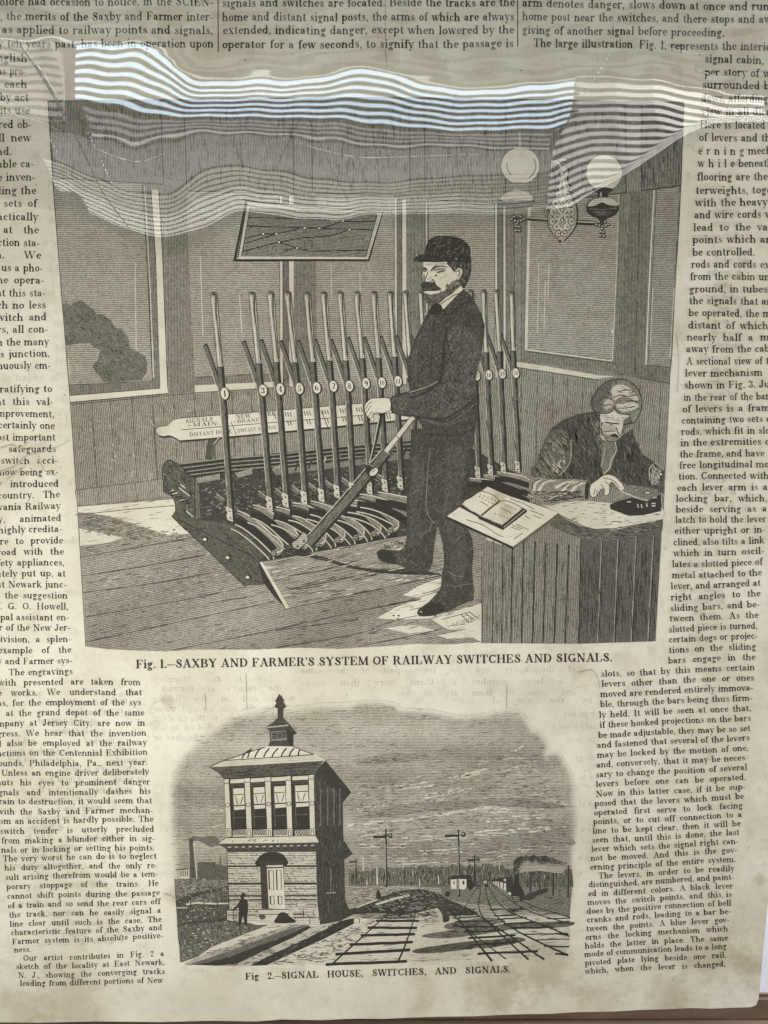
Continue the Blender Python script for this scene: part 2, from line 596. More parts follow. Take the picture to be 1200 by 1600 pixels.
C = 1.45
sS = W([(.72, .70), (.66, .90), (.45, .96), (.24, .84), (.26, .66), (.48, .52), (.70, .36), (.72, .16), (.48, .04), (.24, .10), (.16, .32)],
       [.2, .1, .08, .14, .2, .24, .22, .15, .08, .1, .2])
GL = {
    'a': (1.08, S(.68, .1, .7) + A(.42, .66, .30, .33, 0, 150) + Dt(.2, .70, .12) + A(.42, .3, .30, .30, 70, 290) + Ln(.68, .1, .95, .08, .12)),
    'b': (1.2, S(.24, .02, 1.5) + Fl(.24, 1.5) + A(.66, .5, .36, .52, -150, 150)),
    'c': (1.0, A(.54, .5, .38, .52, 55, 310) + Dt(.76, .74, .12)),
    'd': (1.22, S(.86, 0, 1.5) + Fl(.86, 1.5) + B(.96, 0, .3) + A(.5, .5, .36, .52, 30, 330)),
    'e': (1.0, A(.52, .5, .38, .52, 0, 318) + [g_rect(.2, .49, .86, .57)]),
    'f': (.76, S(.36, 0, 1.2) + B(.36, 0) + A(.6, 1.18, .26, .34, 40, 180) + Dt(.78, 1.36, .12) + [g_rect(.08, .92, .70, 1.0)]),
    'g': (1.1, A(.48, .66, .30, .35, 0, 360) + A(.5, -.2, .42, .26, 0, 360, .17) + Ln(.34, .36, .24, .14, .12) + Ln(.24, .1, .74, .04, .15) + Dt(.90, .9, .12) + Ln(.72, .86, .9, .95)),
    'h': (1.28, S(.26, 0, 1.5) + Fl(.26, 1.5) + B(.26, 0) + S(.92, 0, .68) + B(.92, 0) + A(.6, .62, .33, .40, 0, 165)),
    'i': (.64, S(.32, 0, 1) + Fl(.32, 1) + B(.32, 0, .54) + Dt(.3, 1.34, .14)),
    'j': (.6, S(.34, -.2, 1) + Fl(.34, 1) + A(.12, -.2, .22, .26, 240, 360) + Dt(.32, 1.34, .14)),
    'k': (1.22, S(.26, 0, 1.5) + Fl(.26, 1.5) + B(.26, 0) + Ln(.34, .42, .84, .95) + Ln(.52, .6, .92, .04, .22) + B(.98, 0, .4) + Tp(.86, 1, .4)),
    'l': (.64, S(.32, 0, 1.5) + Fl(.32, 1.5) + B(.32, 0, .54)),
    'm': (1.88, S(.26, 0, 1) + Fl(.26, 1) + B(.26, 0) + S(.9, 0, .68) + B(.9, 0) + S(1.54, 0, .68) + B(1.54, 0) + A(.58, .62, .33, .4, 0, 165) + A(1.22, .62, .33, .4, 0, 165)),
    'n': (1.26, S(.26, 0, 1) + Fl(.26, 1) + B(.26, 0) + S(.92, 0, .68) + B(.92, 0) + A(.6, .62, .33, .4, 0, 165)),
    'o': (1.1, A(.55, .5, .41, .52, 0, 360)),
    'p': (1.2, S(.26, -.45, 1) + Fl(.26, 1) + B(.26, -.47) + A(.66, .5, .36, .52, -150, 150)),
    'q': (1.2, S(.9, -.45, 1) + B(.9, -.47) + A(.52, .5, .36, .52, 30, 330)),
    'r': (.96, S(.28, 0, 1) + Fl(.28, 1) + B(.28, 0) + A(.58, .66, .28, .36, 50, 175) + Dt(.80, .84, .13)),
    's': (.92, sS),
    't': (.78, S(.34, .16, 1.15) + [[(.45, 1.36), (.22, 1.0), (.45, 1.0)]] + A(.52, .2, .2, .24, 180, 330) + [g_rect(.06, .93, .68, 1.0)]),
    'u': (1.26, S(.26, .3, 1) + Fl(.26, 1) + S(.9, 0, 1) + Fl(.9, 1) + B(1.02, 0, .26) + A(.57, .36, .32, .38, 180, 350)),
    'v': (1.08, Ln(.2, .98, .55, .03, .24) + Ln(.55, .03, .9, .98, .08) + Tp(.2, 1, .46) + Tp(.9, 1, .38)),
    'w': (1.6, Ln(.2, .98, .52, .03, .24) + Ln(.52, .03, .8, .98, .08) + Ln(.78, .98, 1.1, .03, .24) + Ln(1.1, .03, 1.42, .98, .08) + Tp(.2, 1, .44) + Tp(.8, 1, .4) + Tp(1.42, 1, .36)),
    'x': (1.12, Ln(.22, .98, .88, .03, .24) + Ln(.86, .98, .22, .03, .08) + Tp(.24, 1, .46) + Tp(.86, 1, .36) + B(.22, 0, .38) + B(.88, 0, .46)),
    'y': (1.08, Ln(.2, .98, .56, .03, .24) + Ln(.9, .98, .42, -.36, .085) + Dt(.3, -.36, .13) + Tp(.2, 1, .46) + Tp(.9, 1, .38)),
    'z': (.98, Tp(.5, 1, .74) + B(.5, 0, .76) + Ln(.8, .95, .2, .05, .22) + Ln(.16, .95, .16, .75) + Ln(.86, .05, .86, .28)),
    'A': (1.62, Ln(.8, C, .3, .03, .09) + Ln(.78, C, 1.28, .03, .27) + [g_rect(.45, .42, 1.1, .5)] + B(.3, 0) + B(1.3, 0, .56)),
    'B': (1.5, S(.36, 0, C) + [g_rect(.1, 0, .8, .09), g_rect(.1, C - .09, .8, C), g_rect(.4, .70, .85, .79)] + A(.82, 1.09, .36, .36, -90, 90) + A(.84, .4, .44, .42, -90, 90)),
    'C': (1.5, A(.8, .72, .6, .76, 45, 315) + Ln(1.25, 1.05, 1.25, C, .1) + Ln(1.22, .28, 1.3, .42, .1)),
    'D': (1.62, S(.36, 0, C) + [g_rect(.1, 0, .8, .09), g_rect(.1, C - .09, .8, C)] + A(.78, .72, .6, .74, -90, 90)),
    'E': (1.45, S(.36, 0, C) + [g_rect(.1, 0, 1.22, .09), g_rect(.1, C - .09, 1.18, C), g_rect(.4, .68, .85, .77)] + Ln(1.18, .05, 1.24, .42, .13) + Ln(1.14, C, 1.18, 1.05, .13) + Ln(.86, .52, .86, .94, .1)),
    'F': (1.4, S(.36, 0, C) + B(.36, 0, .6) + [g_rect(.1, C - .09, 1.18, C), g_rect(.4, .68, .85, .77)] + Ln(1.14, C, 1.18, 1.05, .13) + Ln(.86, .52, .86, .94, .1)),
    'G': (1.62, A(.8, .72, .6, .76, 45, 320) + Ln(1.25, 1.05, 1.25, C, .1) + S(1.24, .05, .6) + Tp(1.22, .64, .54)),
    'H': (1.7, S(.36, 0, C) + S(1.32, 0, C) + B(.36, 0) + B(1.32, 0) + Tp(.36, C) + Tp(1.32, C) + [g_rect(.4, .68, 1.3, .77)]),
    'I': (.82, S(.41, 0, C) + B(.41, 0, .6) + Tp(.41, C, .6)),
    'J': (1.1, S(.68, .3, C) + Tp(.68, C, .6) + A(.42, .32, .28, .36, 180, 360) + Dt(.2, .36, .15)),
    'K': (1.62, S(.36, 0, C) + B(.36, 0) + Tp(.36, C) + Ln(.42, .58, 1.2, C - .04) + Ln(.66, .82, 1.26, .03, .26) + B(1.3, 0) + Tp(1.2, C)),
    'L': (1.4, S(.36, 0, C) + Tp(.36, C, .6) + [g_rect(.1, 0, 1.18, .09)] + Ln(1.16, .04, 1.22, .5, .14)),
    'M': (2.0, S(.32, 0, C, .1) + Ln(.34, C, .95, .05, .25) + Ln(.95, .05, 1.58, C, .09) + S(1.62, 0, C) + B(.32, 0) + B(1.62, 0) + Tp(.3, C, .4) + Tp(1.68, C, .4)),
    'N': (1.72, S(.36, 0, C, .1) + Ln(.36, C - .03, 1.34, .05, .26) + S(1.36, 0, C, .1) + B(.36, 0) + Tp(.3, C, .4) + Tp(1.36, C)),
    'O': (1.6, A(.8, .72, .62, .76, 0, 360, .27)),
    'P': (1.42, S(.36, 0, C) + B(.36, 0, .6) + [g_rect(.1, C - .09, .8, C), g_rect(.4, .62, .8, .70)] + A(.78, 1.05, .42, .42, -90, 90)),
    'R': (1.6, S(.36, 0, C) + B(.36, 0, .56) + [g_rect(.1, C - .09, .8, C), g_rect(.4, .68, .8, .76)] + A(.78, 1.08, .38, .38, -90, 90) + Ln(.86, .7, 1.24, .08, .25) + B(1.36, 0, .34)),
    'S': (1.3, [[(x * 1.42, y * 1.45) for x, y in q] for q in sS]),
    'T': (1.5, S(.75, 0, C) + B(.75, 0, .6) + [g_rect(.16, C - .09, 1.34, C)] + Ln(.18, C, .14, 1.0, .13) + Ln(1.32, C, 1.36, 1.0, .13)),
    'U': (1.65, S(.36, .45, C) + Tp(.36, C, .6) + S(1.3, .4, C, .1) + Tp(1.3, C) + A(.83, .46, .48, .5, 180, 360)),
    'V': (1.55, Ln(.26, C, .8, .03, .27) + Ln(.8, .03, 1.28, C, .09) + Tp(.26, C) + Tp(1.28, C, .4)),
    'W': (2.2, Ln(.24, C, .7, .03, .26) + Ln(.7, .03, 1.1, C, .09) + Ln(1.06, C, 1.5, .03, .26) + Ln(1.5, .03, 1.92, C, .09) + Tp(.26, C) + Tp(1.08, C) + Tp(1.92, C, .4)),
    'X': (1.6, Ln(.3, C, 1.28, .03, .27) + Ln(1.26, C, .3, .03, .09) + Tp(.32, C) + Tp(1.24, C, .4) + B(.3, 0, .4) + B(1.28, 0)),
    'Y': (1.55, Ln(.26, C, .78, .66, .27) + Ln(.8, .66, 1.28, C, .09) + S(.78, 0, .7) + B(.78, 0, .6) + Tp(.26, C) + Tp(1.28, C, .4)),
    '0': (1.05, A(.52, .72, .40, .76, 0, 360)),
    '1': (.85, S(.44, 0, C) + B(.44, 0, .6) + Ln(.2, 1.2, .44, C - .04, .12)),
    '2': (1.05, A(.5, 1.05, .36, .42, -35, 170) + Dt(.2, 1.0, .14) + Ln(.78, .85, .16, .08, .12) + [g_rect(.14, 0, .92, .2)]),
    '3': (1.05, A(.46, 1.08, .34, .38, -80, 160) + A(.48, .4, .38, .42, -160, 80) + Dt(.2, 1.08, .14) + Dt(.18, .32, .14)),
    '4': (1.05, S(.66, 0, C) + Ln(.62, C, .1, .42, .1) + [g_rect(.08, .36, .98, .46)] + B(.66, 0, .5)),
    '5': (1.05, A(.46, .48, .40, .5, -160, 110) + Ln(.24, .74, .28, C, .1) + [g_rect(.26, C - .2, .84, C)] + Dt(.18, .3, .14)),
    '6': (1.05, A(.52, .46, .38, .48, 0, 360) + A(.62, .72, .5, .74, 90, 200)),
    '7': (1.0, [g_rect(.12, C - .2, .9, C)] + Ln(.84, C - .1, .42, 0, .22)),
    '8': (1.05, A(.52, 1.08, .32, .38, 0, 360, .19) + A(.52, .38, .39, .42, 0, 360)),
    '9': (1.05, A(.52, 1.0, .38, .48, 0, 360) + A(.42, .72, .5, .74, -90, 20)),
    '.': (.5, Dt(.24, .12, .14)),
    ',': (.5, Dt(.24, .12, .14) + Ln(.32, .06, .18, -.28, .1)),
    ':': (.5, Dt(.24, .12, .14) + Dt(.24, .78, .14)),
    ';': (.5, Dt(.24, .12, .14) + Ln(.32, .06, .18, -.28, .1) + Dt(.24, .78, .14)),
    '-': (.66, [g_rect(.08, .38, .58, .52)]),
    '_': (1.5, [g_rect(.05, .46, 1.45, .56)]),
    "'": (.45, Dt(.22, 1.34, .13) + Ln(.3, 1.3, .18, 1.0, .1)),
    '$': (1.05, [[(x * 1.1 + .04, y * 1.4) for x, y in q] for q in sS] + S(.5, -.1, 1.55, .07)),
    '<': (1.3, [g_rect(.2, .6, 1.25, .72), [(.0, .66), (.45, .98), (.45, .34)]]),
}


def txt(fig, s, x0, y0, x1, y1, xh, cov=.93, jit=.18, just=True, mirror=False, fat=0.0, wob=0.06, wv=0.0):
    """one line of type, justified between x0 and x1 along its baseline"""
    if fat:
        txt(fig, s, x0 + fat, y0, x1 + fat, y1, xh, cov, 0, just, mirror, 0, wob, wv)
        jit = 0
    ln = math.hypot(x1 - x0, y1 - y0)
    ux, uy = (x1 - x0) / ln, (y1 - y0) / ln
    vx, vy = uy, -ux
    words = s.split(' ')
    nat = sum(GL[c][0] for w in words for c in w) * xh
    k0 = .94 if just else 1.0
    nat *= k0
    nsp = len(words) - 1
    k = 1.0
    ls = 0.0
    sp = 0.0
    if nsp:
        sp = (ln - nat) / nsp
        if sp < .62 * xh:
            k = (ln - nsp * .62 * xh) / nat
            sp = .62 * xh
        elif sp > 2.9 * xh:
            k = min(1.10, (ln - nsp * 2.9 * xh) / nat)
            sp = (ln - nat * k) / nsp
    else:
        k = ln / nat
    k *= k0
    cur = 0.0
    lays = [fig.layer() for _ in range(3)]
    for wd in words:
        for ch in wd:
            adv, prims = GL[ch]
            jy = random.uniform(-jit, jit)
            cc = min(1, cov * random.uniform(1 - wob, 1 + wob))
            for i, q in enumerate(prims):
                b = len(fig.v)
                lay = lays[i % 3]
                for (gx, gy) in q:
                    X = cur + gx * xh * k
                    if mirror:
                        X = ln - X
                    Y = gy * xh + jy + wv * math.sin((x0 + X) / 31.0 + y0 / 47.0)
                    fig.v.append((x0 + ux * X + vx * Y, y0 + uy * X + vy * Y, lay))
                    fig.uv.append((-9000, cc))
                fig.f.append(list(range(b, b + len(q))))
            cur += adv * xh * k
        cur += sp

# ------------------------------------------------------------------ wall, ledge
def zpix(v, y):
    """height of the point of plane y under image row v (middle column)"""
    return float(unproject([600], [v], [-y])[0][2])


wall = link('wall', box_mesh('wall', (-1.2, .15, -.9), (1.2, .17, .9)), None, M_WALL)
wall['kind'] = 'structure'
ledge = link('wooden_ledge', box_mesh('wooden_ledge', (-.6, .003, -.36), (.6, .007, zpix(1546, .007)), .0015), None, M_WOOD)
thing(ledge, 'dark brown wooden ledge behind the foot of the newspaper page', 'ledge')
lip = link('front_lip', box_mesh('front_lip', (-.6, -.002, -.36), (.6, .003, zpix(1592, .003)), .0006), ledge, M_WOOD)

# ------------------------------------------------------------------ the newspaper page
page = empty('newspaper_page', (0, 0, zpix(1590, 0)))
thing(page, 'yellowed old newspaper page with text columns around two black railway engravings', 'newspaper')
EDGE = [(-60, -60), (1330, -60), (1290, 500), (1240, 1000), (1212, 1290), (1203, 1380), (1197, 1440), (1191, 1500), (1187, 1545), (1185, 1562),
        (1181, 1571), (1172, 1574), (1150, 1574.5), (1110, 1576), (1080, 1575), (1040, 1577), (1000, 1578), (960, 1580.5), (900, 1581.5), (860, 1584), (800, 1585),
        (740, 1588), (690, 1588.5), (640, 1590), (600, 1592), (560, 1591.5), (500, 1594), (440, 1593), (400, 1596), (330, 1595), (250, 1597), (150, 1596), (60, 1598), (-60, 1597)]


def build_sheet():
    n = len(EDGE)
    a = np.array(EDGE, float)
    F = unproject(a[:, 0], a[:, 1])
    Bk = F + np.array([0, .00025, 0])
    me = bpy.data.meshes.new('paper_sheet')
    faces = [list(t) for t in tessellate_polygon([[Vector((x, y, 0)) for x, y in EDGE]])]
    faces += [[i + n for i in reversed(t)] for t in faces]
    faces += [[i, (i + 1) % n, (i + 1) % n + n, i + n] for i in range(n)]
    pz = np.array(page.location)
    me.from_pydata(((np.concatenate([F, Bk])) - pz).tolist(), [], faces)
    return link('paper_sheet', me, page, M_PAPER)


build_sheet()


class PFig(Fig):
    def build(self, label=None):
        o = Fig.build(self, label)
        o.matrix_parent_inverse = Matrix.Translation(-page.location)
        return o


def xh_at(v):
    return 9.3 - 3.05 * max(0.0, min(1.0, v / 1520.0))


# faint reversed lettering showing through from the other side of the leaf
SH = PFig('show_through_lettering', page)
rows = [('Accounts and Marine', 250, 1066, 430), ('the repairs at Berwick', 250, 1081, 440),
        ('noted and in the fishing', 238, 1097, 460), ('in the open air and water', 240, 1113, 420), ('to $100 a ton of $125', 240, 1128, 340), ('filled with May boats', 240, 1142, 330), ('finished or', 240, 1157, 310),
        ('of the upper and the lower part of the same', 470, 1053, 900), ('a large number of them were then made', 470, 1072, 880), ('and some of them are in use', 620, 1088, 900), ('by the use of the', 720, 1100, 925),
        ('for which there is', 880, 1120, 930), ('and it is made to', 860, 1140, 930), ('the parts', 885, 1160, 930), ('with the', 900, 1190, 930), ('of the', 905, 1220, 928), ('in all', 905, 1260, 926), ('at the', 905, 1300, 922), ('on the', 902, 1345, 920),
        ('drawings of the same', 300, 1520, 480), ('having a thickness of the main part of it', 440, 1510, 770), ('a section to bed the', 560, 1500, 760),
        ('and rail', 90, 345, 122), ('of it', 66, 385, 92), ('and the', 72, 425, 100), ('all the', 74, 463, 104), ('in the past six', 2, 596, 90), ('ing', 96, 760, 112), ('the', 100, 850, 122), ('side', 104, 930, 128),
        ('and part', 1074, 235, 1100), ('of the', 1072, 215, 1094)]
for (s, x0, y, x1) in rows:
    txt(SH, s, x0, y, x1, y - .008 * (x1 - x0), xh_at(y), .16, jit=.6, mirror=True, wob=.5)
for ly in list(range(130, 700, 20)):
    xx = 60 + ly * .045
    txt(SH, random.choice(['tion of', 'are in', 'every', 'above', 'which', 'the an']), xx, ly, xx + random.uniform(16, 30), ly, 8, .10, jit=.6, mirror=True, wob=.5)
for y in range(1086, 1480, 15):
    xx = (y - 1086) * .05
    for k in range(3):
        w = random.uniform(40, 75)
        x0 = random.uniform(xx, 170)
        txt(SH, random.choice(['upon the main', 'of any of these', 'the usual form', 'it is said', 'at a rate of', 'made in iron', 'so that the']), x0, y + random.uniform(0, 5), x0 + w, y + random.uniform(-2, 3), 7, random.uniform(.10, .24), jit=.7, mirror=True, wob=.6)
for y in range(260, 1000, 19):
    xx = 1100 - y * .055
    txt(SH, random.choice(['of the same', 'is not the', 'each end of', 'and wire', 'in which a']), xx + random.uniform(0, 50), y, xx + random.uniform(65, 95), y, 8, random.uniform(.06, .16), jit=.7, mirror=True, wob=.6)
SH.build()

LEFT = [
 [('tofore had occasion to notice, in the SCIEN-', -7, 9, 333, 9), (', the merits of the Saxby and Farmer inter-', 0, 32, 333, 32),
  ('as applied to railway points and signals,', 3, 53, 333, 53), ('y ten years past, has been in operation upon', -3, 74.5, 334, 74),
  ('nglish', -5, 97, 43, 97), ('as pro-', -3, 117, 40, 117), ('n each', -10, 137.5, 43, 137.5), ('by act', 0, 157.5, 45, 157.5), ('its use', 0, 178, 47, 178),
  ('red ob-', -3, 200, 49, 200), ('ll new', -3, 221, 49, 221), ('nd.', -6, 242, 19, 242)],
 [('able ca-', -4, 262, 53, 262), ('e inven-', -4, 283, 55, 283), ('ling the', -3, 304, 57, 304), ('l sets of', -8, 324, 58, 324), ('actically', -4, 345, 60, 345),
  ('at the', 5, 365, 61, 365), ('ction sta-', -4, 385, 62, 385), ('n. We', -8, 404, 65, 404), ('us a pho-', 2, 424, 67, 424), ('the opera-', -11, 443, 69, 443), ('at this sta-', -5, 463, 71, 463),
  ('ch no less', -5, 482, 72, 482), ('switch and', -12, 501, 73, 501), ('rs, all con-', -5, 520, 75, 520), ('n the many', -5, 540, 77, 540), ('is junction,', -5, 559, 78, 558),
  ('nuously em-', -4, 577, 79, 577)],
 [('gratifying to', -9, 614, 82, 613), ('at this val-', -5, 634, 83, 633), ('mprovement,', -5, 652, 85, 652), ('certainly one', -3, 670, 86, 670), ('ost important', -5, 689, 87, 688),
  ('safeguards', 13, 707, 88, 706), ('switch acci-', 1, 725, 90, 724), ('now being ex-', -1, 743, 91, 742), ('y introduced', -5, 761, 92, 761), ('country. The', -4, 779, 94, 778),
  ('vania Railway', -3, 797, 95, 796), ('y, animated', -3, 816, 96, 815), ('highly credita-', -3, 833, 97, 832), ('ire to provide', -5, 851, 99, 850), ('road with the', -5, 868, 100, 867),
  ('fety appliances,', -5, 885, 101, 884), ('ately put up, at', -5, 902, 103, 901), ('st Newark junc-', -4, 919, 104, 918), ('n the suggestion', -9, 936, 106, 935), ('f. G. O. Howell,', -5, 953, 107, 952),
  ('ipal assistant en-', -4, 970, 108, 969), ('r of the New Jer-', -2, 986, 110, 985), ('Division, a splen-', -11, 1004, 111, 1003), ('example of the', -3, 1021, 112, 1020), ('y and Farmer sys-', -4, 1038, 113, 1037)],
 [('The engravings', 13, 1055, 114, 1054), ('with presented are taken from', -3, 1071, 220, 1070), ('e works. We understand that', -4, 1087, 222, 1086), ('as, for the employment of the sys', -4, 1103, 221, 1102),
  ('at the grand depot of the same', 9, 1119, 226, 1118), ('mpany at Jersey City, are now in', -5, 1135, 227, 1134), ('gress. We hear that the invention', -4, 1151, 229, 1150), ('l also be employed at the railway', -2, 1166.5, 230, 1165),
  ('nctions on the Centennial Exhibition', -5, 1182, 231, 1180), ('ounds, Philadelphia, Pa., next year.', -3, 1198, 231, 1196)],
 [('Unless an engine driver deliberately', 2, 1213, 233, 1211), ('huts his eyes to prominent danger', -6, 1228, 235, 1226.5), ('gnals and intentionally dashes his', -2, 1243.5, 236, 1241), ('rain to destruction, it would seem that', -2, 1257.5, 238, 1255.5),
  ('with the Saxby and Farmer mechan-', -4, 1273.5, 239, 1270.5), ('sm an accident is hardly possible. The', 0, 1288, 240, 1284), ('switch tender is utterly precluded', 0, 1303.5, 241, 1299.5), ('from making a blunder either in sig-', 2, 1318, 242, 1314),
  ('nals or in locking or setting his points.', 2, 1332.5, 242, 1328.5), ('The very worst he can do is to neglect', 4, 1346, 245, 1341.5), ('his duty altogether, and the only re-', 7, 1360, 246, 1356), ('sult arising therefrom would be a tem-', 8, 1375, 247, 1369.5),
  ('porary stoppage of the trains. He', 10, 1389.5, 248, 1384), ('cannot shift points during the passage', 11, 1404.5, 250, 1399), ('of a train and so send the rear cars off', 12, 1419.5, 251, 1413), ('the track, nor can he easily signal a', 14, 1434, 252, 1427),
  ('line clear until such is the case. The', 15, 1448.5, 253, 1441), ('characteristic feature of the Saxby and', 17, 1462, 254, 1454), ('Farmer system is its absolute positive-', 19, 1476, 255, 1466.5), ('ness.', 22, 1489, 49, 1488)],
 [('Our artist contributes in Fig. 2 a', 36, 1502, 257, 1494.5), ('sketch of the locality at East Newark,', 25, 1515.5, 258, 1508), ('N. J., showing the converging tracks', 28, 1529, 258, 1522), ('leading from different portions of New', 31, 1541, 255, 1536)]]
MID = [[('signals and switches are located. Beside the tracks are the', 347, 11, 805, 10), ('home and distant signal posts, the arms of which are always', 347, 33, 804, 32.5),
        ('extended, indicating danger, except when lowered by the', 348, 53.5, 804, 53), ('operator for a few seconds, to signify that the passage is', 347, 76, 803, 74.5)]]
RIGHT = [
 [('arm denotes danger, slows down at once and runs', 816, 11, 1210, 17), ('home post near the switches, and there stops and aw', 816, 32, 1206, 37), ('giving of another signal before proceeding,', 816, 53, 1132, 57)],
 [('The large illustration, Fig. 1, represents the interior', 833, 73, 1212, 80), ('signal cabin,', 1101, 98, 1194, 101), ('per story of wh', 1101, 119, 1214, 121), ('surrounded by', 1097, 139, 1212, 140), ('dows, affording', 1096, 160, 1200, 160),
  ('view in all direc', 1096, 181, 1212, 180), ('Here is located th', 1094, 201, 1216, 201), ('of levers and the', 1092, 221, 1212, 221), ('e r n i n g mecha', 1091, 242, 1214, 241), ('w h i l e beneath', 1090, 261, 1208, 261), ('flooring are the', 1089, 282, 1200, 282),
  ('terweights, toge', 1087, 303, 1206, 303), ('with the heavy', 1086, 322, 1200, 322), ('and wire cords wh', 1085, 341, 1216, 341), ('lead to the var', 1083, 361, 1208, 361), ('points which are', 1082, 380, 1212, 380), ('be controlled.', 1082, 400, 1180, 400),
  ('rods and cords ext', 1080, 419, 1208, 419), ('from the cabin und', 1078, 438, 1212, 438), ('ground, in tubes,', 1077, 458, 1204, 457), ('the signals that are', 1077, 476, 1212, 476), ('be operated, the mo', 1076, 495, 1213, 495), ('distant of which', 1075, 514, 1201, 514),
  ('nearly half a mile', 1073, 533, 1220, 532), ('away from the cabi', 1072, 551, 1208, 550), ],
 [('A sectional view of th', 1072, 570, 1210, 569), ('lever mechanism', 1070, 588.5, 1192, 587.5), ('shown in Fig. 3. Jus', 1069, 607, 1210, 606), ('in the rear of the bank', 1068, 626, 1212, 625),
  ('of levers is a frame', 1066, 644, 1211, 643), ('containing two sets of', 1065, 662, 1210, 660), ('rods, which fit in slot', 1064, 679.5, 1209, 678), ('in the extremities of', 1063, 697, 1209, 695), ('the frame, and have', 1062, 715, 1195, 713.5), ('free longitudinal mot', 1061, 732.5, 1208, 730),
  ('tion. Connected with', 1060, 750, 1202, 748), ('each lever arm is a', 1058, 768, 1200, 765.5), ('locking bar, which,', 1056, 785, 1199, 783), ('beside serving as a', 1056, 802, 1199, 799), ('latch to hold the lever', 1055, 818, 1198, 815.5), ('either upright or in-', 1054, 835, 1196, 832),
  ('clined, also tilts a link', 1052, 853, 1195, 849), ('which in turn oscil-', 1052, 870, 1194, 865.5), ('lates a slotted piece of', 1050, 887, 1192, 883), ('metal attached to the', 1050, 904, 1191, 900), ('lever, and arranged at', 1048, 921, 1189, 916), ('right angles to the', 1048, 938, 1189, 932.5),
  ('sliding bars, and be-', 1047, 955, 1187, 949.5), ('tween them. As the', 1046, 971, 1186, 966), ('slotted piece is turned,', 1045, 988, 1184, 982.5), ('certain dogs or projec-', 1045, 1004, 1184, 998.5), ('tions on the sliding', 1045, 1020.5, 1182, 1015), ('bars engage in the', 1044, 1037, 1181, 1031),
  ('slots, so that by this means certain', 939, 1058, 1180, 1047), ('levers other than the one or ones', 940, 1073.5, 1179, 1063), ('moved are rendered entirely immova-', 938, 1089.5, 1177, 1078.5), ('ble, through the bars being thus firm-', 938, 1105, 1176, 1094.5), ('ly held. It will be seen at once that,', 936, 1121.5, 1174, 1110.5),
  ('if these hooked projections on the bars', 937, 1137, 1174, 1126), ('be made adjustable, they may be so set', 935, 1153, 1173, 1142), ('and fastened that several of the levers', 933, 1168.5, 1172, 1157), ('may be locked by the motion of one,', 933, 1184, 1170, 1173), ('and, conversely, that it may be neces-', 932, 1199.5, 1169, 1188),
  ('sary to change the position of several', 931, 1215, 1168, 1203.5), ('levers before one can be operated.', 931, 1230, 1166, 1219), ('Now in this latter case, if it be sup-', 931, 1245.5, 1165, 1234), ('posed that the levers which must be', 929, 1260.5, 1163, 1249), ('operated first serve to lock facing', 928, 1275, 1161, 1263.5),
  ('points, or to cut off connection to a', 927, 1289, 1160, 1277.5), ('line to be kept clear, then it will be', 926, 1303.5, 1158, 1291.5), ('seen that, until this is done, the last', 925, 1318, 1156, 1305), ('lever which sets the signal right can-', 924, 1332, 1154, 1319), ('not be moved. And this is the gov-', 923, 1346, 1152, 1332.5), ('erning principle of the entire system.', 922, 1360, 1150, 1347)],
 [('The levers, in order to be readily', 935, 1373, 1148, 1361), ('distinguished, are numbered, and paint-', 920, 1387, 1147, 1374.5), ('ed in different colors. A black lever', 919, 1401, 1146, 1388), ('moves the switch points, and this is', 918, 1414.5, 1144, 1401), ('does by the positive connection of bell', 917, 1428, 1143, 1414.5),
  ('cranks and rods, leading to a bar be-', 917, 1441.5, 1142, 1427.5), ('tween the points. A blue lever gov-', 916, 1455, 1140, 1441), ('erns the locking mechanism which', 915, 1468.5, 1138, 1454.5), ('holds the latter in place. The same', 914, 1482, 1138, 1469), ('mode of communication leads to a long', 913, 1495, 1136, 1482),
  ('pivoted plate lying beside one rail,', 914, 1508.5, 1135, 1496), ('which, when the lever is changed,', 914, 1521.5, 1134, 1510)]]


for para in LEFT + MID + RIGHT:
    fg = PFig('text_paragraph', page)
    for (s, x0, y0, x1, y1) in para:
        txt(fg, s, x0, y0, x1, y1, xh_at(y0), .985, wv=.55, wob=.1)
    fg.build()
for (x, y1) in ((341, 81), (809, 73)):
    fg = PFig('column_rule', page)
    fg.line([(x - .5, -20), (x, y1)], 1.3, .15)
    fg.build()
fg = PFig('caption', page)
txt(fg, "Fig. 1._SAXBY AND FARMER'S SYSTEM OF RAILWAY SWITCHES AND SIGNALS.", 212, 1044.5, 957, 1033.5, 9.3, 1.0, wob=0.02, fat=.4)
fg.build('caption in spaced capitals under the large interior engraving')
fg = PFig('caption', page)
txt(fg, 'Fig 2._SIGNAL HOUSE, SWITCHES, AND SIGNALS.', 383, 1531, 798, 1519.5, 7.4, 1.0, wob=0.02, fat=.4)
fg.build('caption in spaced capitals under the smaller signal house engraving')

# folds, wrinkles and specks of the old sheet
for p in ([(603, -20), (602, 60), (604, 104)], [(384, 1052), (386, 1110), (385, 1180)], [(792, 1070), (791, 1150), (790, 1230)], [(436, 470), (437, 560)], [(320, 1082), (322, 1110)]):
    FO = PFig('fold_line', page)
    FO.line(sm(p, False), .9, .72)
    FO.build()
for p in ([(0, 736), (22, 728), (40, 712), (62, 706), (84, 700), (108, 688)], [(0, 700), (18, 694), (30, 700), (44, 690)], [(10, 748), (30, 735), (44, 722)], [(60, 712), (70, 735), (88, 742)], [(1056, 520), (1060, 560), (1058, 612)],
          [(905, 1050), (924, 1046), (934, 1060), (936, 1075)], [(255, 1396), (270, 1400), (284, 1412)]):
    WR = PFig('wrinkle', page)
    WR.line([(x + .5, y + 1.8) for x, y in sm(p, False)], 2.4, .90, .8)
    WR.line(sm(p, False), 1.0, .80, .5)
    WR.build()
SK = PFig('foxing_specks', page)
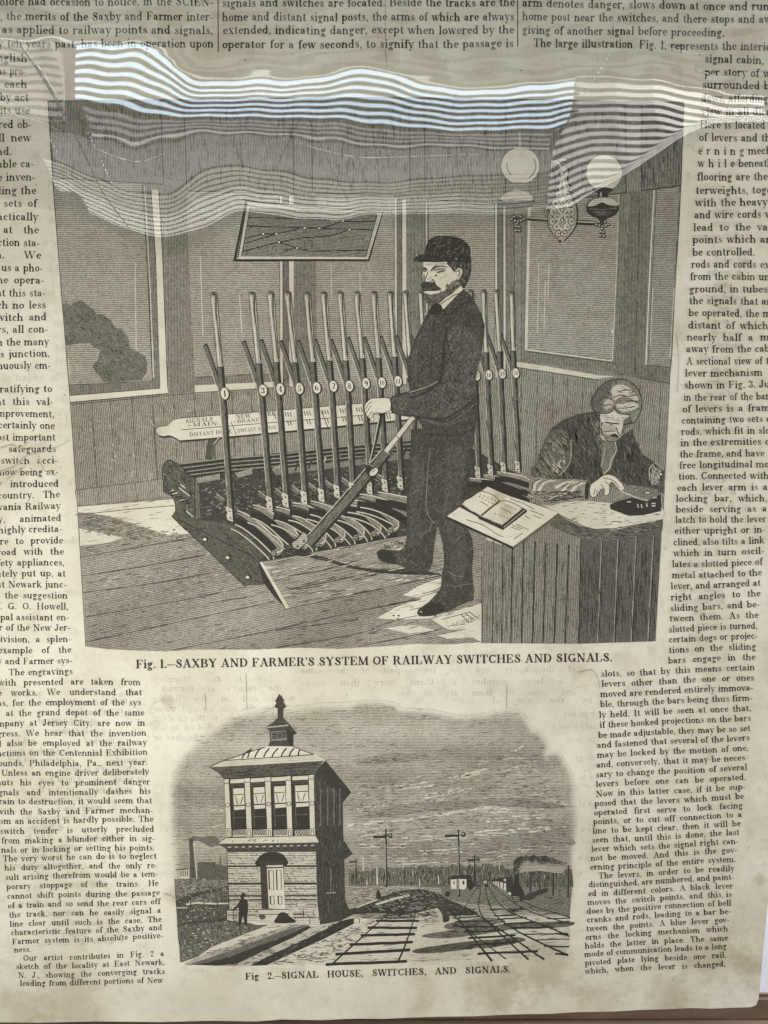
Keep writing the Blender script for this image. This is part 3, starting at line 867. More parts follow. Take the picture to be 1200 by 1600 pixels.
for k in range(520):
    x, y = random.uniform(0, 1195), random.uniform(0, 1570)
    r = random.uniform(.5, 1.25)
    SK.ell(x, y, r, r * random.uniform(.6, 1), random.uniform(.45, .85), random.uniform(0, 180), n=6)
o = SK.build()
o['kind'] = 'stuff'

# ------------------------------------------------------------------ engraving 1: the lever room
BASE_LAYER = LAYER[0]
EN1 = PFig('interior_engraving', page)
FR = [(75, 158), (83, 290), (90, 380), (97, 470), (105, 560), (110, 630), (117, 720), (121, 790), (125, 850), (130, 940), (134, 1010), (165, 1014), (200, 1016), (260, 1018), (300, 1015), (400, 1015),
      (470, 1012), (530, 1014), (600, 1010), (650, 1006), (700, 1007), (752, 1004), (905, 1006), (1024, 1002), (1034, 830), (1036, 790), (1040, 720), (1046, 600), (1049, 540), (1056, 430), (1062, 330), (1068, 205), (1069, 160), (600, 152)]
WALLP = [(75, 158), (600, 152), (1069, 160), (1068, 205), (1062, 330), (1056, 430), (1049, 540), (1046, 600), (1040, 720), (1036, 800), (700, 760), (272, 783), (121, 790), (117, 720), (110, 630), (105, 560), (97, 470), (90, 380), (83, 290)]
EN1.fill(WALLP, .565, 88, 2.6)
EN1.line([(75, 158), (83, 290), (97, 470), (110, 630), (121, 790), (134, 1010)], 1.2, .1)
EN1.line([(1068, 165), (1062, 330), (1049, 540), (1036, 800), (1034, 830)], 1.2, .2)
EN1.line([(75, 158), (330, 155), (600, 152), (1069, 160)], 1, .25)
EN1.scratch(WALLP, 500, 88, 16, .8, (.3, .5), 2)
E1 = EN1.build('large engraving of a railway lever room with two men')


Sub = Fig        # a figure inside an engraving: its parent's mesh already stands in world coordinates

# panelling below the windows
g = Sub('wall_panelling', E1)
PAN = [(110, 629), (262, 616), (305, 612), (500, 600), (640, 590), (806, 575), (830, 572), (960, 590), (1000, 597), (1046, 602), (1041, 700), (1036, 800), (700, 780), (500, 760), (272, 783), (121, 790), (117, 720)]
g.fill(PAN, .585, 86, 2.8)
for x in (143, 172, 206, 238, 271, 303, 330, 362, 392):
    g.line([(x, 628 - (x - 110) * .085), (x + 4, 690), (x + 9, 762 - (x - 110) * .02)], 1, .25)
for x in (815, 840, 864, 887, 911, 933, 1000, 1032):
    g.line([(x, 575 + max(0, x - 830) * .12), (x - 2, 690), (x - 4, 790)], .9, .28)
g.line([(110, 632), (305, 614), (500, 601)], 1.2, .3)
g.line([(117, 766), (190, 757), (272, 745)], 1.0, .35)
g.line([(120, 790), (272, 776)], 1.0, .3)
g.fill([(117, 767), (272, 747), (272, 776), (120, 790)], .62, 88, 2.8)
g.scratch(PAN, 420, 87, 14, .8, (.3, .45), 2)
g.scratch([(140, 640), (300, 640), (290, 760), (140, 760)], 60, 60, 16, 1.4, (.68, .8), 50)
g.build()


def blind(poly, r=.56):
    b = Sub('roller_blind', E1)
    b.fill(poly, r, 89, 2.4)
    b.line([poly[-1], poly[-2]], 1.5, .0)
    b.line([poly[1], poly[2]], 1.3, .05)
    b.line([poly[0], poly[-1]], 1.3, .05)
    b.scratch(poly, 160, 88, 22, 1.0, (.2, .4), 2)
    b.build()


def glass(g, poly, r=.66, sp=3.2, ang=0):
    g.fill(poly, r, ang, sp)


# left window with a tree outside
g = Sub('window', E1)
glass(g, [(83, 278), (222, 287), (228, 380), (232, 460), (238, 595), (108, 602), (100, 500), (92, 400)], .655)
g.fill([(222, 287), (236, 288), (242, 400), (250, 608), (109, 619), (108, 602), (238, 595), (232, 460), (228, 380)], .50, 88, 2.4)
g.line([(222, 288), (228, 380), (232, 460), (238, 595), (108, 602)], 1, .15)
g.line([(226, 290), (231, 380), (235, 460), (240, 590)], 1.4, .95)
g.fill([(236, 297), (248, 297), (254, 400), (262, 605), (263, 614), (110, 628), (109, 618), (250, 607), (243, 400)], .97)
g.line([(236, 297), (243, 400), (250, 607), (109, 618)], 1.1, .15)
g.line([(248, 297), (254, 400), (262, 605), (263, 615), (110, 629)], 1.2, .15)
for x, y0, y1 in ((211, 410, 560), (107, 560, 588), (192, 520, 560)):
    g.line([(x, y0), (x + 2, y1)], 1, .95)
g.build('left window with a dark tree outside')
g = Sub('tree', E1)
TR = T(0, 400, 1 / 3)((292, 225), (310, 220), (330, 235), (350, 214), (372, 208), (395, 214), (410, 235), (440, 250), (450, 270), (480, 272), (502, 290), (520, 300), (540, 335), (575, 345), (596, 372), (606, 400), (608, 430), (630, 440), (652, 452), (680, 470), (692, 500), (688, 545), (664, 582), (490, 592), (470, 565), (452, 548), (432, 515), (455, 490), (472, 440), (440, 428), (420, 408), (360, 412), (308, 418))
g.fill(TR, .43, 20, 2.2)
g.scratch(TR, 160, 30, 8, 1.2, (.15, .6), 40)
g.build()
blind([(75, 159), (250, 156), (256, 288), (83, 278)], .55)

# windows behind the levers
for (gp, strips, dark) in (
        ([(291, 298), (436, 306), (436, 456), (440, 604), (305, 616), (297, 450)], [(437, 441.5, 306, 606), (451, 459, 306, 604)], (441.5, 451)),
        ([(493, 306), (615, 306), (615, 600), (495, 606)], [(616, 620, 310, 600), (628, 635, 312, 600)], (620, 628)),
        ([(669, 306), (772, 306), (774, 590), (670, 596)], [(665, 668, 312, 590), (773, 777, 312, 590), (786, 790, 318, 590)], (777, 786))):
    g = Sub('window', E1)
    glass(g, gp, .665)
    d0, d1 = dark
    g.fill([(d0, 306), (d1, 306), (d1 + 1, 600), (d0 + 1, 600)], .46, 90, 2.3)
    for (a, b, y0, y1) in strips:
        g.fill([(a, y0), (b, y0), (b + (1 if b < 480 else 0), y1), (a + (1 if b < 480 else 0), y1)], .93)
        g.line([(a, y0), (a + .5, y1)], .9, .2)
        g.line([(b, y0), (b + .8, y1)], .9, .2)
    if gp[0][0] < 300:
        g.fill([(305, 589), (436, 583), (440, 596), (305, 602)], .52, 88, 2.4)
        g.fill([(305, 602), (440, 596), (440, 604), (305, 613)], .96)
        g.line([(305, 590), (436, 583)], 1, .25)
        g.line([(305, 614), (440, 605)], 1.1, .25)
        g.line([(288, 300), (303, 613)], 1, .25)
        for x, y0, y1 in ((313, 400, 525), (374, 460, 520)):
            g.line([(x, y0), (x + 4, y1)], 1.5, .93)
    else:
        xm = gp[0][0]
        g.line([(xm, 306), (xm + 1, 600)], .9, .25)
        for k in range(3):
            x = xm + random.uniform(20, 95)
            y = random.uniform(360, 470)
            g.line([(x, y), (x + 1, y + random.uniform(40, 80))], 1.1, .9)
    g.build()
blind([(287, 157), (457, 155), (459, 304), (292, 298)], .57)
blind([(487, 155), (640, 154), (641, 304), (488, 302)], .58)
blind([(663, 154), (790, 155), (790, 318), (664, 312)], .58)
for (a, b, y0, y1) in ((459, 493, 300, 606), (635, 665, 300, 596), (790, 826, 315, 570)):
    g = Sub('window_post', E1)
    g.fill([(a, y0), (b, y0), (b + 1, y1), (a + 1, y1)], .52, 90, 2.2)
    if a > 700:
        g.fill([(803, 318), (815, 318), (815, 560), (804, 562)], .57, 90, 2.2)
        g.line([(803, 318), (804, 562)], 1, .25)
        g.line([(815, 318), (815, 560)], 1, .25)
    g.build()
g = Sub('window_post', E1)
g.fill([(258, 288), (290, 292), (304, 612), (264, 615)], .54, 90, 2.3)
g.build()
# windows in the right-hand wall
g = Sub('window', E1)
g.fill([(824, 316), (980, 300), (975, 440), (966, 582), (820, 564)], .50, 89, 2.4)
glass(g, [(828, 320), (967, 300), (963, 430), (957, 562), (822, 544)], .655, 3.2, 2)
g.fill([(825, 318), (829, 318), (824, 545), (820, 545)], .93)
g.line([(820, 546), (957, 564)], 2.2, .93)
g.line([(957, 562), (963, 430), (967, 300)], 1.3, .9)
g.line([(821, 549), (958, 567)], 1, .2)
g.fill([(806, 565), (860, 573), (933, 586), (962, 588), (930, 592), (860, 581), (806, 573)], .93)
g.line([(806, 574), (860, 582), (935, 594)], 1, .2)
for x, y0, y1 in ((842, 410, 520), (858, 410, 470), (852, 440, 515)):
    g.line([(x, y0), (x - 2, y1)], 1.1, .92)
g.line([(957, 515), (957, 520)], 4, .95)
g.build('wide window in the right wall above the seated man')
blind([(828, 158), (978, 158), (978, 301), (828, 318)], .55)
g = Sub('window', E1)
g.fill([(985, 300), (1062, 292), (1050, 560), (1046, 600), (1000, 591), (960, 585), (975, 440)], .47, 90, 2.2)
g.line([(1000, 300), (992, 585)], 1.2, .3)
glass(g, [(1024, 297), (1061, 292), (1053, 450), (1047, 572), (1010, 570), (1017, 430)], .60, 2.9)
g.line([(1022, 297), (1015, 430), (1009, 570)], 2.2, .93)
g.line([(1026, 297), (1019, 430), (1013, 565)], .9, .2)
g.line([(1009, 570), (1047, 574)], 1, .25)
g.line([(1020, 450), (1016, 540)], 1.2, .9)
g.line([(1053, 450), (1047, 560)], 1.5, .85)
g.line([(1000, 591), (1046, 599)], 1, .2)
g.build('narrow window at the right edge of the lever room')
blind([(1002, 165), (1068, 165), (1064, 290), (1002, 298)], .47)

# floor of the lever room
g = Sub('plank_floor', E1)
FLO = [(121, 790), (272, 778), (500, 760), (760, 800), (760, 1003), (700, 1007), (650, 1006), (600, 1010), (530, 1014), (470, 1012), (400, 1015), (300, 1015), (260, 1018), (200, 1016), (165, 1014), (134, 1010), (130, 940), (125, 850)]
g.fill(FLO, lambda x, y: .60 - .05 * math.sin(x * .02 + y * .03), -10, 2.7, 24)
g.fill([(121, 792), (272, 780), (290, 800), (302, 833), (262, 836), (220, 822), (170, 806), (122, 800)], .97)
g.fill([(124, 826), (160, 833), (196, 841), (170, 848), (125, 853)], .95)
g.scratch([(121, 800), (200, 815), (300, 835), (300, 850), (200, 845), (122, 828)], 120, 0, 10, 1.5, (.3, .5), 30)
for p in ([(118, 805), (200, 796), (272, 790)], [(126, 870), (200, 858), (330, 835)], [(128, 900), (230, 884), (325, 866)], [(130, 926), (250, 910), (354, 890)], [(133, 964), (250, 944), (310, 933), (385, 917)],
          [(134, 1003), (260, 976), (400, 946), (430, 940)], [(270, 1016), (400, 990), (560, 955), (690, 930)], [(326, 942), (400, 931)], [(430, 985), (560, 968)], [(590, 945), (620, 968)], [(430, 1012), (560, 990), (600, 975), (655, 962)],
          [(560, 1010), (650, 992), (752, 966)]):
    g.line(sm(p, False, 3), 1.1, .12)
g.fill([(655, 915), (690, 903), (688, 922), (668, 942), (656, 955), (700, 958), (754, 942), (754, 982), (700, 984), (672, 966), (620, 968), (588, 966), (620, 948), (660, 935), (630, 930)], .98)
g.fill([(684, 993), (754, 978), (752, 1003), (738, 996), (700, 998)], .96)
g.fill([(600, 981), (650, 976), (680, 985), (640, 990)], .93)
for p in ([(620, 968), (652, 962)], [(640, 953), (688, 943)], [(606, 945), (640, 938), (690, 922)], [(660, 928), (688, 920)], [(690, 968), (735, 956)]):
    g.line(p, 1, .15)
g.scratch(FLO, 900, -11, 16, .9, (.2, .5), 5)
g.scratch([(140, 870), (380, 840), (400, 940), (140, 960)], 120, -11, 8, 1.0, (.75, .9), 25)
for (x, y) in ((272, 828), (615, 962), (623, 962), (680, 962)):
    g.ell(x, y, 2, 1.2, .1)
g.line([(720, 960), (732, 972)], 1.2, .15)
g.line([(727, 958), (740, 968)], 1.2, .15)
g.line([(733, 956), (746, 966)], 1.2, .15)
g.build()
g = Sub('engraver_signature', E1)
txt(g, 'G.J.LAFFERY.SC', 708, 980, 752, 967, 4.6, .9)
g.build()

# sign board on the wall
g = Sub('signal_direction_board', E1)
M = T(240, 640, 1 / 6)
BD = sm(M((20, 205), (25, 180), (50, 160), (120, 150), (155, 122), (190, 92), (240, 82)), False, 3) + [(343, 648.5), (430, 641.5), (520, 634), (640, 624), (641, 655), (520, 667), (432, 675.5), (340, 684)] + sm(M((245, 292), (210, 270), (180, 255), (140, 244), (90, 252), (45, 240)), False, 3)
g.fill([(x + 1.5, y + 2.5) for x, y in BD], .15)
g.fill(BD, .97)
g.outline(BD, 1, .2)
g.line([(283, 671.5), (430, 660), (640, 643)], 1.1, .1)
txt(g, 'SIGNALS TO NEW YORK', 290, 661.5, 432, 649, 4.7, 1.0, jit=.1)
txt(g, '<MAIN', 293, 667.5, 340, 664, 3.8, 1.0, jit=.1)
txt(g, '<BRANCH', 365, 661.5, 414, 657.5, 3.6, 1.0, jit=.1)
txt(g, 'DISTANT HOME', 296, 682, 363, 676.5, 4.1, 1.0, jit=.1)
txt(g, 'DISTANT SECTION', 371, 676, 432, 670.5, 4.1, 1.0, jit=.1)
g.line([(361, 659), (369, 679)], 1, .15)
for x in (445, 475, 503, 531, 556, 600):
    y = 641 - (x - 445) * .065
    for k in range(3):
        g.line([(x + k * 4, y + 3), (x + 2.5 + k * 4, y + 10)], 1.3, .1)
        if k:
            g.line([(x + k * 4, y + 16), (x + 2.5 + k * 4, y + 24)], 1.3, .1)
g.line([(428, 645), (431, 655)], 1.2, .1)
g.line([(502, 642), (512, 667)], 1.2, .1)
g.fill([(325, 687), (336, 685), (331, 718), (320, 718)], .3, 80, 2)
g.line(sm([(344, 683), (334, 697), (330, 717)], False), 5, .35)
g.line(sm([(344, 681), (334, 694)], False), 1.2, .9)
g.build('white board with lettering on the wall behind the levers')

# track chart
g = Sub('track_chart', E1)
M = T(350, 270, .21667)
g.fill(M((155, 195), (1148, 285), (1048, 640), (66, 637)), .15)
g.fill(M((165, 208), (1140, 290), (1038, 625), (90, 622)), .86)
g.fill(M((188, 250), (1105, 292), (1025, 608), (122, 602)), .52, 3, 2.2)
g.line(M((165, 212), (100, 612)), 2, .2)
g.line(M((90, 632), (560, 630), (1040, 632)), 3.6, .15)
g.line(M((120, 612), (1025, 615)), 2.2, .95)
g.line(M((1120, 300), (1030, 605)), 2.0, .8)
g.line(M((1105, 300), (1022, 605)), 1.2, .1)
g.line(M((188, 250), (128, 598)), 1.2, .15)
for p in (M((175, 320), (760, 340)), M((165, 383), (690, 400), (1070, 412)), M((700, 402), (858, 350), (1085, 352)), M((155, 475), (280, 440), (380, 440), (540, 402)), M((150, 510), (378, 440)),
          M((130, 568), (395, 500), (560, 470), (760, 455), (905, 412)), M((395, 500), (525, 542), (620, 566), (1030, 558)), M((430, 565), (525, 542))):
    g.line(p, 1.7, .0)
for q in M((283, 440), (378, 440), (581, 398), (688, 400), (858, 348), (905, 410), (396, 500), (527, 542)):
    g.ell(q[0], q[1], 2.4, 2.2, 1.0, line=1.2)
for q in M((185, 405), (355, 540), (168, 575), (858, 475), (885, 475), (1010, 465)):
    g.line([(q[0] - 2, q[1] + 4), (q[0], q[1] - 2), (q[0] + 4, q[1] - 3)], 1.1, .05)
g.outline(M((578, 492), (635, 488), (633, 545), (582, 545)), 1, .05)
g.build('framed chart of tracks hanging above the levers')
g = Sub('hanging_cord', E1)
for p in ([(468, 186), (437, 250), (407, 312)], [(482, 187), (513, 252), (546, 318)]):
    g.line(p, 1.0, .15)
g.line([(488, 188), (489, 300)], .8, .35)
g.line([(459, 190), (460, 270)], .8, .4)
g.build()

# ------------------------------------------------------------------ lever frame
g = Sub('lever_frame', E1)
DK = [(256, 735), (258, 722), (267, 718), (283, 728), (430, 708), (560, 697), (720, 690), (745, 705), (830, 752), (832, 780), (760, 800), (705, 812), (636, 836), (406, 878), (412, 912), (381, 915), (295, 832), (268, 807), (276, 795), (270, 775), (258, 768)]
g.fill(DK, .22, 30, 2.2)
g.scratch(DK, 900, lambda x, y: 20 + 25 * math.sin(x * .05), 9, 1.0, (.35, .6), 40)
# rear bars
M = T(240, 640, 1 / 6)
for k, (xa, ya) in enumerate(((225, 522), (270, 558), (315, 592), (345, 622))):
    p = M((xa, ya), (670, 470 + k * 37), (1170, 432 + k * 36))
    q = p + [(520, 701 + k * 6), (640, 690 + k * 6), (735, 688 + k * 5)]
    g.line(q, 4.2, .10)
    g.line([(x, y - 1.6) for x, y in q], 1.6, .62)
for (x0, x1, ya, yb) in ((380, 620, 635, 690), (760, 925, 585, 640), (1110, 1190, 545, 600)):
    g.fill(M((x0, ya + 10), (x1, ya - 35), (x1, yb - 35), (x0 + 30, yb)), .62, 86, 2.5)
g.line([(430, 738), (560, 722), (640, 712)], 9, .5)
for x in range(440, 640, 21):
    g.line([(x, 738 - (x - 440) * .12), (x + 6, 722 - (x - 440) * .12)], 3, random.choice([.2, .75, .35]))
# dark body rows behind the levers
g.scratch([(310, 762), (640, 735), (720, 730), (720, 775), (400, 800), (320, 800)], 260, -8, 10, 2.0, (.05, .25), 40)
g.scratch([(310, 762), (640, 735), (720, 730), (720, 775), (400, 800), (320, 800)], 150, -20, 6, 1.3, (.5, .75), 50)
for k in range(9):
    x, y = 350 + k * 26 + (40 if k > 0 else 0), 783 - k * 4.2
    g.line([(x - 12, y - 9), (x, y)], 7, .42)
    g.line([(x - 12, y - 12), (x, y - 3)], 1.4, .75)
# left end casting
CS = M((80, 555), (105, 495), (140, 470), (175, 485), (260, 535), (345, 630), (400, 640), (425, 760), (440, 790), (430, 1020), (375, 1035), (350, 1090), (300, 1130), (170, 1000), (205, 950), (205, 890), (180, 820), (95, 770))
g.fill(CS, .33, 60, 2.3)
g.outline(CS, 1.2, .08)
g.scratch(CS, 200, 55, 8, 1.2, (.08, .6), 30)
g.fill(M((360, 660), (400, 640), (428, 765), (440, 1010), (395, 1035), (385, 800)), .42, 88, 2.3)
g.line(M((385, 640), (385, 800), (392, 1030)), 1.4, .08)
for a in (((235, 730), (340, 812)), ((305, 950), (370, 1005)), ((150, 760), (190, 755)), ((180, 790), (230, 782)), ((210, 822), (260, 812)), ((240, 850), (290, 838)), ((250, 700), (300, 740))):
    g.line(M(*a), 1.8, .9)
for k in range(7):
    g.line(M((100 + k * 32, 765 + k * 20), (170 + k * 32, 752 + k * 20)), 2.0, .08)
# floor plate with bolts
FPm = T(260, 760, .18333)
PL = FPm((45, 255), (120, 330), (200, 400), (430, 620), (660, 845), (830, 832), (790, 660), (800, 630), (840, 575), (700, 420), (540, 320), (420, 300), (300, 290), (220, 290), (90, 180))
g.fill(PL, .33, 30, 2.1)
g.scratch(PL, 160, 35, 9, 1.0, (.15, .5), 30)
g.outline(PL[:8], 1.2, .08)
g.line(FPm((190, 388), (340, 352)), 1.3, .05)
g.line(FPm((440, 350), (580, 470), (780, 640)), 1.0, .12)
for q in FPm((335, 452), (530, 608), (700, 775), (640, 432)):
    g.ell(q[0], q[1], 5, 3.6, .12, -30)
    g.ell(q[0] - 1.5, q[1], 2.6, 2.2, .95 if q[0] < 375 or q[1] > 850 else .3)
g.build('black cast-iron lever frame with bolted floor plate')

# slotted quadrants in which the levers run
M5 = T(430, 640, .18333)
QU = [FPm((600, 228), (690, 265), (800, 345), (900, 435), (962, 505), (962, 550), (915, 572)),
      FPm((735, 180), (830, 205), (930, 270), (1040, 370), (1110, 430), (1180, 520)),
      M5((0, 850), (120, 880), (230, 935), (320, 1000), (400, 1070), (400, 1130), (360, 1150)),
      M5((140, 815), (270, 838), (380, 900), (480, 960), (560, 1050), (565, 1100), (530, 1115)),
      M5((300, 800), (420, 830), (540, 880), (640, 945), (725, 1030), (730, 1080), (690, 1092)),
      M5((560, 808), (690, 845), (790, 905), (865, 985), (875, 1040), (840, 1062)),
      M5((600, 785), (760, 808), (900, 860), (1000, 940), (1028, 1000), (985, 1030)),
      M5((715, 742), (860, 765), (1000, 815), (1125, 885), (1180, 960)),
      M5((870, 725), (1000, 745), (1125, 775), (1200, 820)),
      [(733, 750), (760, 752), (800, 762), (830, 778)], [(755, 745), (785, 749), (828, 765)], [(776, 740), (800, 743), (830, 752)]]
for qi, p in enumerate(QU):
    g = Sub('slotted_quadrant', E1)
    q = sm(p, False, 4)
    wd = 12 if qi < 9 else 8
    g.line([(x - 3, y + wd * .95) for x, y in q], wd * .9, .06)
    for (ox, oy) in ((-10, 15), (-16, 22)):
        if qi < 8:
            qq = [(x + ox, y + oy) for x, y in q[2:-5]]
            g.line(qq, 3.2, .3)
            g.line(qq, 1.6, .93)
    c0 = max(2, len(q) // 4)
    g.line(q[:c0 + 1], 3.5, .12, wd)
    g.line(q[c0:], wd, .12)
    g.line(q[:c0 + 1], 1.6, .56, wd - 2.2)
    g.line(q[c0:], wd - 2.2, .60)
    if qi < 9:
        ex, ey = q[-1]
        g.ell(ex, ey, wd * .46, wd * .42, .12)
        g.ell(ex - .3, ey - .6, wd * .46 - 1.3, wd * .42 - 1.2, .58)
        g.line([(x - 1.5, y + 1) for x, y in q[c0:]], 1.2, .36)
    g.line([(x + .8 + (wd * .30 if i > len(q) * .5 else 0), y - wd * .34 + (wd * .22 if i > len(q) * .7 else 0)) for i, (x, y) in enumerate(q)], 1.5, .97)
    g.build()

# ------------------------------------------------------------------ levers
UP = [('1', (334, 459), (351, 615), (362, 812), 1.0), ('3', (394, 458), (411, 610), (424, 795), 1.0), ('4', (423, 457), (438, 608), (449, 790), 1.0), ('5', (450, 457), (468, 607), (478, 786), .97),
      ('6', (480, 458), (495, 606), (505, 782), .96), ('7', (506, 457), (521, 603.5), (529, 776), .95), ('8', (532, 457), (546, 603), (553, 772), .94), ('9', (558, 457), (572, 599), (580, 770), .93), ('10', (584.7, 457), (597, 598), (604, 766), .92),
      ('11', (610, 457), (622, 595.7), (628, 762), .91), ('', (634, 456), (646, 594), (652, 760), .9), ('', (658, 456), (668, 592), (674, 756), .88), ('17', (736, 455), (745, 587), (749, 745), .84), ('18', (756, 455), (764, 586), (769, 742), .84),
      ('19', (776, 455), (785, 584), (789, 738), .83), ('20', (800, 457), (806, 583), (811, 736), .83)]
for (num, top, pl, bot, k) in reversed(UP):
    g = Sub('signal_lever', E1)
    tx, ty = top
    px, py = pl
    bx, by = bot
    cy = py - 42 * k
    t = (cy - ty) / (py - ty)
    cx = tx + (px - 3 - tx) * t
    # catch handle
    lx, ly = px - 31 * k, py - 76 * k
    g.line([(lx - 2, ly), (px - 11 * k, py - 4)], 1.2, .9)
    g.line([(lx, ly - 1), (lx + 1.2, ly + 1), (px - 8 * k, py - 12), (px - 6 * k, py)], 7.4 * k, .14)
    g.line([(lx + .5, ly + 1), (px - 7 * k, py - 6)], 5.2 * k, .44)
    # shaft
    w = 9.6 * k
    g.line([(cx, cy), (px - 3, py), (bx, by)], w + 1.4, .06)
    g.line([(cx - 1, cy), (px - 4, py), (bx - 1.3, by)], w - 2.2, .44)
    g.line([(cx - w * .42, cy + 30), (px - 3 - w * .42, py + 14), (bx - w * .45, by)], 1.3, .82)
    g.line([(cx + w * .28, cy), (px - 3 + w * .28, py), (bx + w * .28, by)], w * .28, .05)
    g.scratch([(px - 7, py + 12), (px + 1, py + 12), (bx + 1, by - 4), (bx - 5, by - 4)], 22, 86, 22, .9, (.15, .55), 3)
    # hand grip
    wt, wb = 10.2 * k, 7.4 * k
    hd = [(tx - wt * .5, ty + 3), (tx - wt * .38, ty - .6), (tx, ty - 2), (tx + wt * .4, ty), (tx + wt * .5, ty + 4)]
    g.fill([(x + (-.7 if x < tx else .9), y - .9) for x, y in hd] + [(cx + wb * .5 + 1, cy + 1), (cx - wb * .5 - .7, cy + 1)], .10)
    g.fill(hd + [(cx + wb * .5, cy), (cx - wb * .5, cy)], .74, 86, 2.4)
    g.line([(tx - wt * .18, ty + 6), (cx - wb * .2, cy - 1)], 2.0, .95)
    g.line([(tx + wt * .32, ty + 2), (tx + wt * .36, ty + 30), (cx + wb * .36, cy - 6)], 3.0, .28, 1.2)
    g.ell(tx + .5, ty + .5, wt * .4, 2.2, .35)
    # number plate
    if num:
        g.ell(px + 1, py + .6, 7.6 * k, 10.6 * k, .04, -8)
        g.ell(px, py, 6.1 * k, 9.0 * k, 1.0, -8)
        n = len(num)
        xh = (6.6 if n == 1 else 5.2) * k
        ww = (7.0 if n == 1 else 8.8) * k
        if num == '1':
            g.line([(px, py - 5), (px + .6, py + 5)], 2, .0)
        else:
            txt(g, num, px - ww / 2, py + xh * .72, px + ww / 2, py + xh * .72, xh, 1.0, jit=0)
    else:
        g.ell(px - 2, py, 8 * k, 9 * k, .12)
    # shoe at the pivot
    s = 1.0 * k
    SHP = [(bx - 9 * s, by - 22 * s), (bx + 1 * s, by - 17 * s), (bx + 2.5 * s, by + 4 * s), (bx - 7 * s, by + .5 * s), (bx - 9 * s, by - 7 * s), (bx - 7 * s, by - 10 * s), (bx - 10 * s, by - 16 * s)]
    g.fill(SHP, .86)
    g.outline(SHP, 1.0, .1)
    g.ell(bx - 3 * s, by - 13 * s, 1.3, 1.3, .1)
    g.ell(bx - 2 * s, by - 3 * s, 1.3, 1.3, .1)
    g.build(('upright lever numbered ' + num) if num else None)

# the lever that has been pulled
g = Sub('signal_lever', E1)
g.line([(596, 645), (588, 685), (578, 726)], 6.4, .05, 3.6)
g.line([(593, 650), (585, 690), (577, 724)], 1.6, .85)
g.line([(646, 652), (603, 706)], 9.6, .08)
g.line([(646, 652), (603, 706)], 7.6, .93)
g.line([(648, 655), (607, 707)], 2.2, .45)
g.line([(618, 680), (624, 686)], 1, .15)
SHF = [(604, 707), (584, 732), (540, 785), (480, 850)]
g.line(SHF, 16, .04)
g.line(SHF, 13, .42)
g.line([(597, 702), (570, 733), (535, 775), (476, 842)], 1.4, .85)
g.line([(608, 712), (590, 735), (545, 790), (487, 855)], 3.6, .05)
g.scratch([(600, 712), (606, 714), (490, 846), (478, 844)], 60, -49, 18, .9, (.15, .6), 3)
g.fill(T(430, 640, .18333)((770, 480), (800, 455), (850, 490), (880, 540), (850, 580), (800, 570), (770, 530)), .14)
g.line(M5((785, 475), (800, 465), (845, 495)), 1.2, .7)
g.ell(584, 737.5, 8.2, 5.0, .96, -42, line=1)
txt(g, '2', 581, 739, 588, 734, 4.2, 1.0, jit=0)
SHO = M5((140, 1140), (235, 1040), (275, 1065), (280, 1120), (200, 1195), (150, 1180))
g.fill(SHO, .72)
g.outline(SHO, 1.4, .05)
g.line(M5((165, 1120), (225, 1055)), 2.2, .1)
g.ell(*M5((245, 1120))[0], 1.8, 1.8, .05)
g.ell(*M5((190, 1165))[0], 1.8, 1.8, .05)
g.build('lever pulled over at a slant by the standing man')

# sloping foot board
g = Sub('foot_board', E1)
RB = [(405, 878), (636, 836), (706, 834), (716, 870), (690, 898), (448, 952)]
g.fill([(405, 878), (448, 952), (430, 934), (412, 911)], .12)
g.fill(RB, .66, -11, 2.5)
g.fill([(405, 878), (410, 878), (452, 950), (447, 952)], .95)
g.line([(404, 877), (446, 952), (690, 899)], 1.3, .08)
g.line([(405, 878), (636, 836)], 1.2, .1)
g.fill(T(400, 800, 1 / 3)((185, 185), (240, 190), (330, 215), (420, 245), (500, 262), (620, 270), (740, 262), (860, 290), (870, 296), (700, 293), (560, 285), (430, 262), (330, 232), (250, 212), (195, 205)), .14, -8, 2)
g.scratch(RB, 260, -11, 30, .9, (.2, .5), 3)
g.scratch(RB, 60, -11, 14, 1.5, (.88, .98), 3)
for p in ([(450, 900), (500, 892), (560, 876)], [(455, 920), (520, 908), (555, 900)], [(445, 918), (470, 921), (505, 915)]):
    g.line(p, 1.3, .12)
g.scratch([(590, 850), (636, 840), (634, 856), (600, 860)], 40, 60, 7, 1.0, (.15, .3), 8)
g.build()

# ------------------------------------------------------------------ the standing man
g = Sub('person', E1)
M = T(580, 350, 1 / 6)
LEGS = [(642, 670), (743, 668), (741, 690), (735, 712), (731, 740), (728, 760), (725, 790), (729, 822), (738, 842), (740, 861), (738, 888), (739, 910), (741, 921), (740, 938), (728, 942), (718, 946), (704, 954), (688, 959), (675, 962.5), (663, 963.5), (655, 963), (651, 958),
        (654, 952), (662, 946), (671, 940), (680, 930), (687, 921), (690, 911), (690, 899), (694, 878), (692, 852), (688, 835), (685, 823), (683, 823), (681, 838), (679, 850), (676, 880), (673, 888), (669, 893), (652, 895.5), (641, 893), (633, 888), (626, 884), (619, 882), (606, 881), (597, 878), (590, 871.5), (588.5, 864), (591, 860), (597, 858), (610, 859.5), (624, 860.5), (631, 856), (635, 846), (636, 822), (635, 790), (636, 760), (635, 742), (641, 716)]
g.fill(LEGS, .24, -45, 2.2)
g.fill(sm([(700, 700), (728, 705), (722, 760), (716, 800), (728, 845), (725, 900), (706, 905), (702, 850), (694, 800), (696, 750)]), .30, -45, 2.2)
g.fill(sm([(648, 710), (662, 720), (658, 790), (650, 850), (640, 850), (640, 780), (644, 740)]), .30, -45, 2.2)
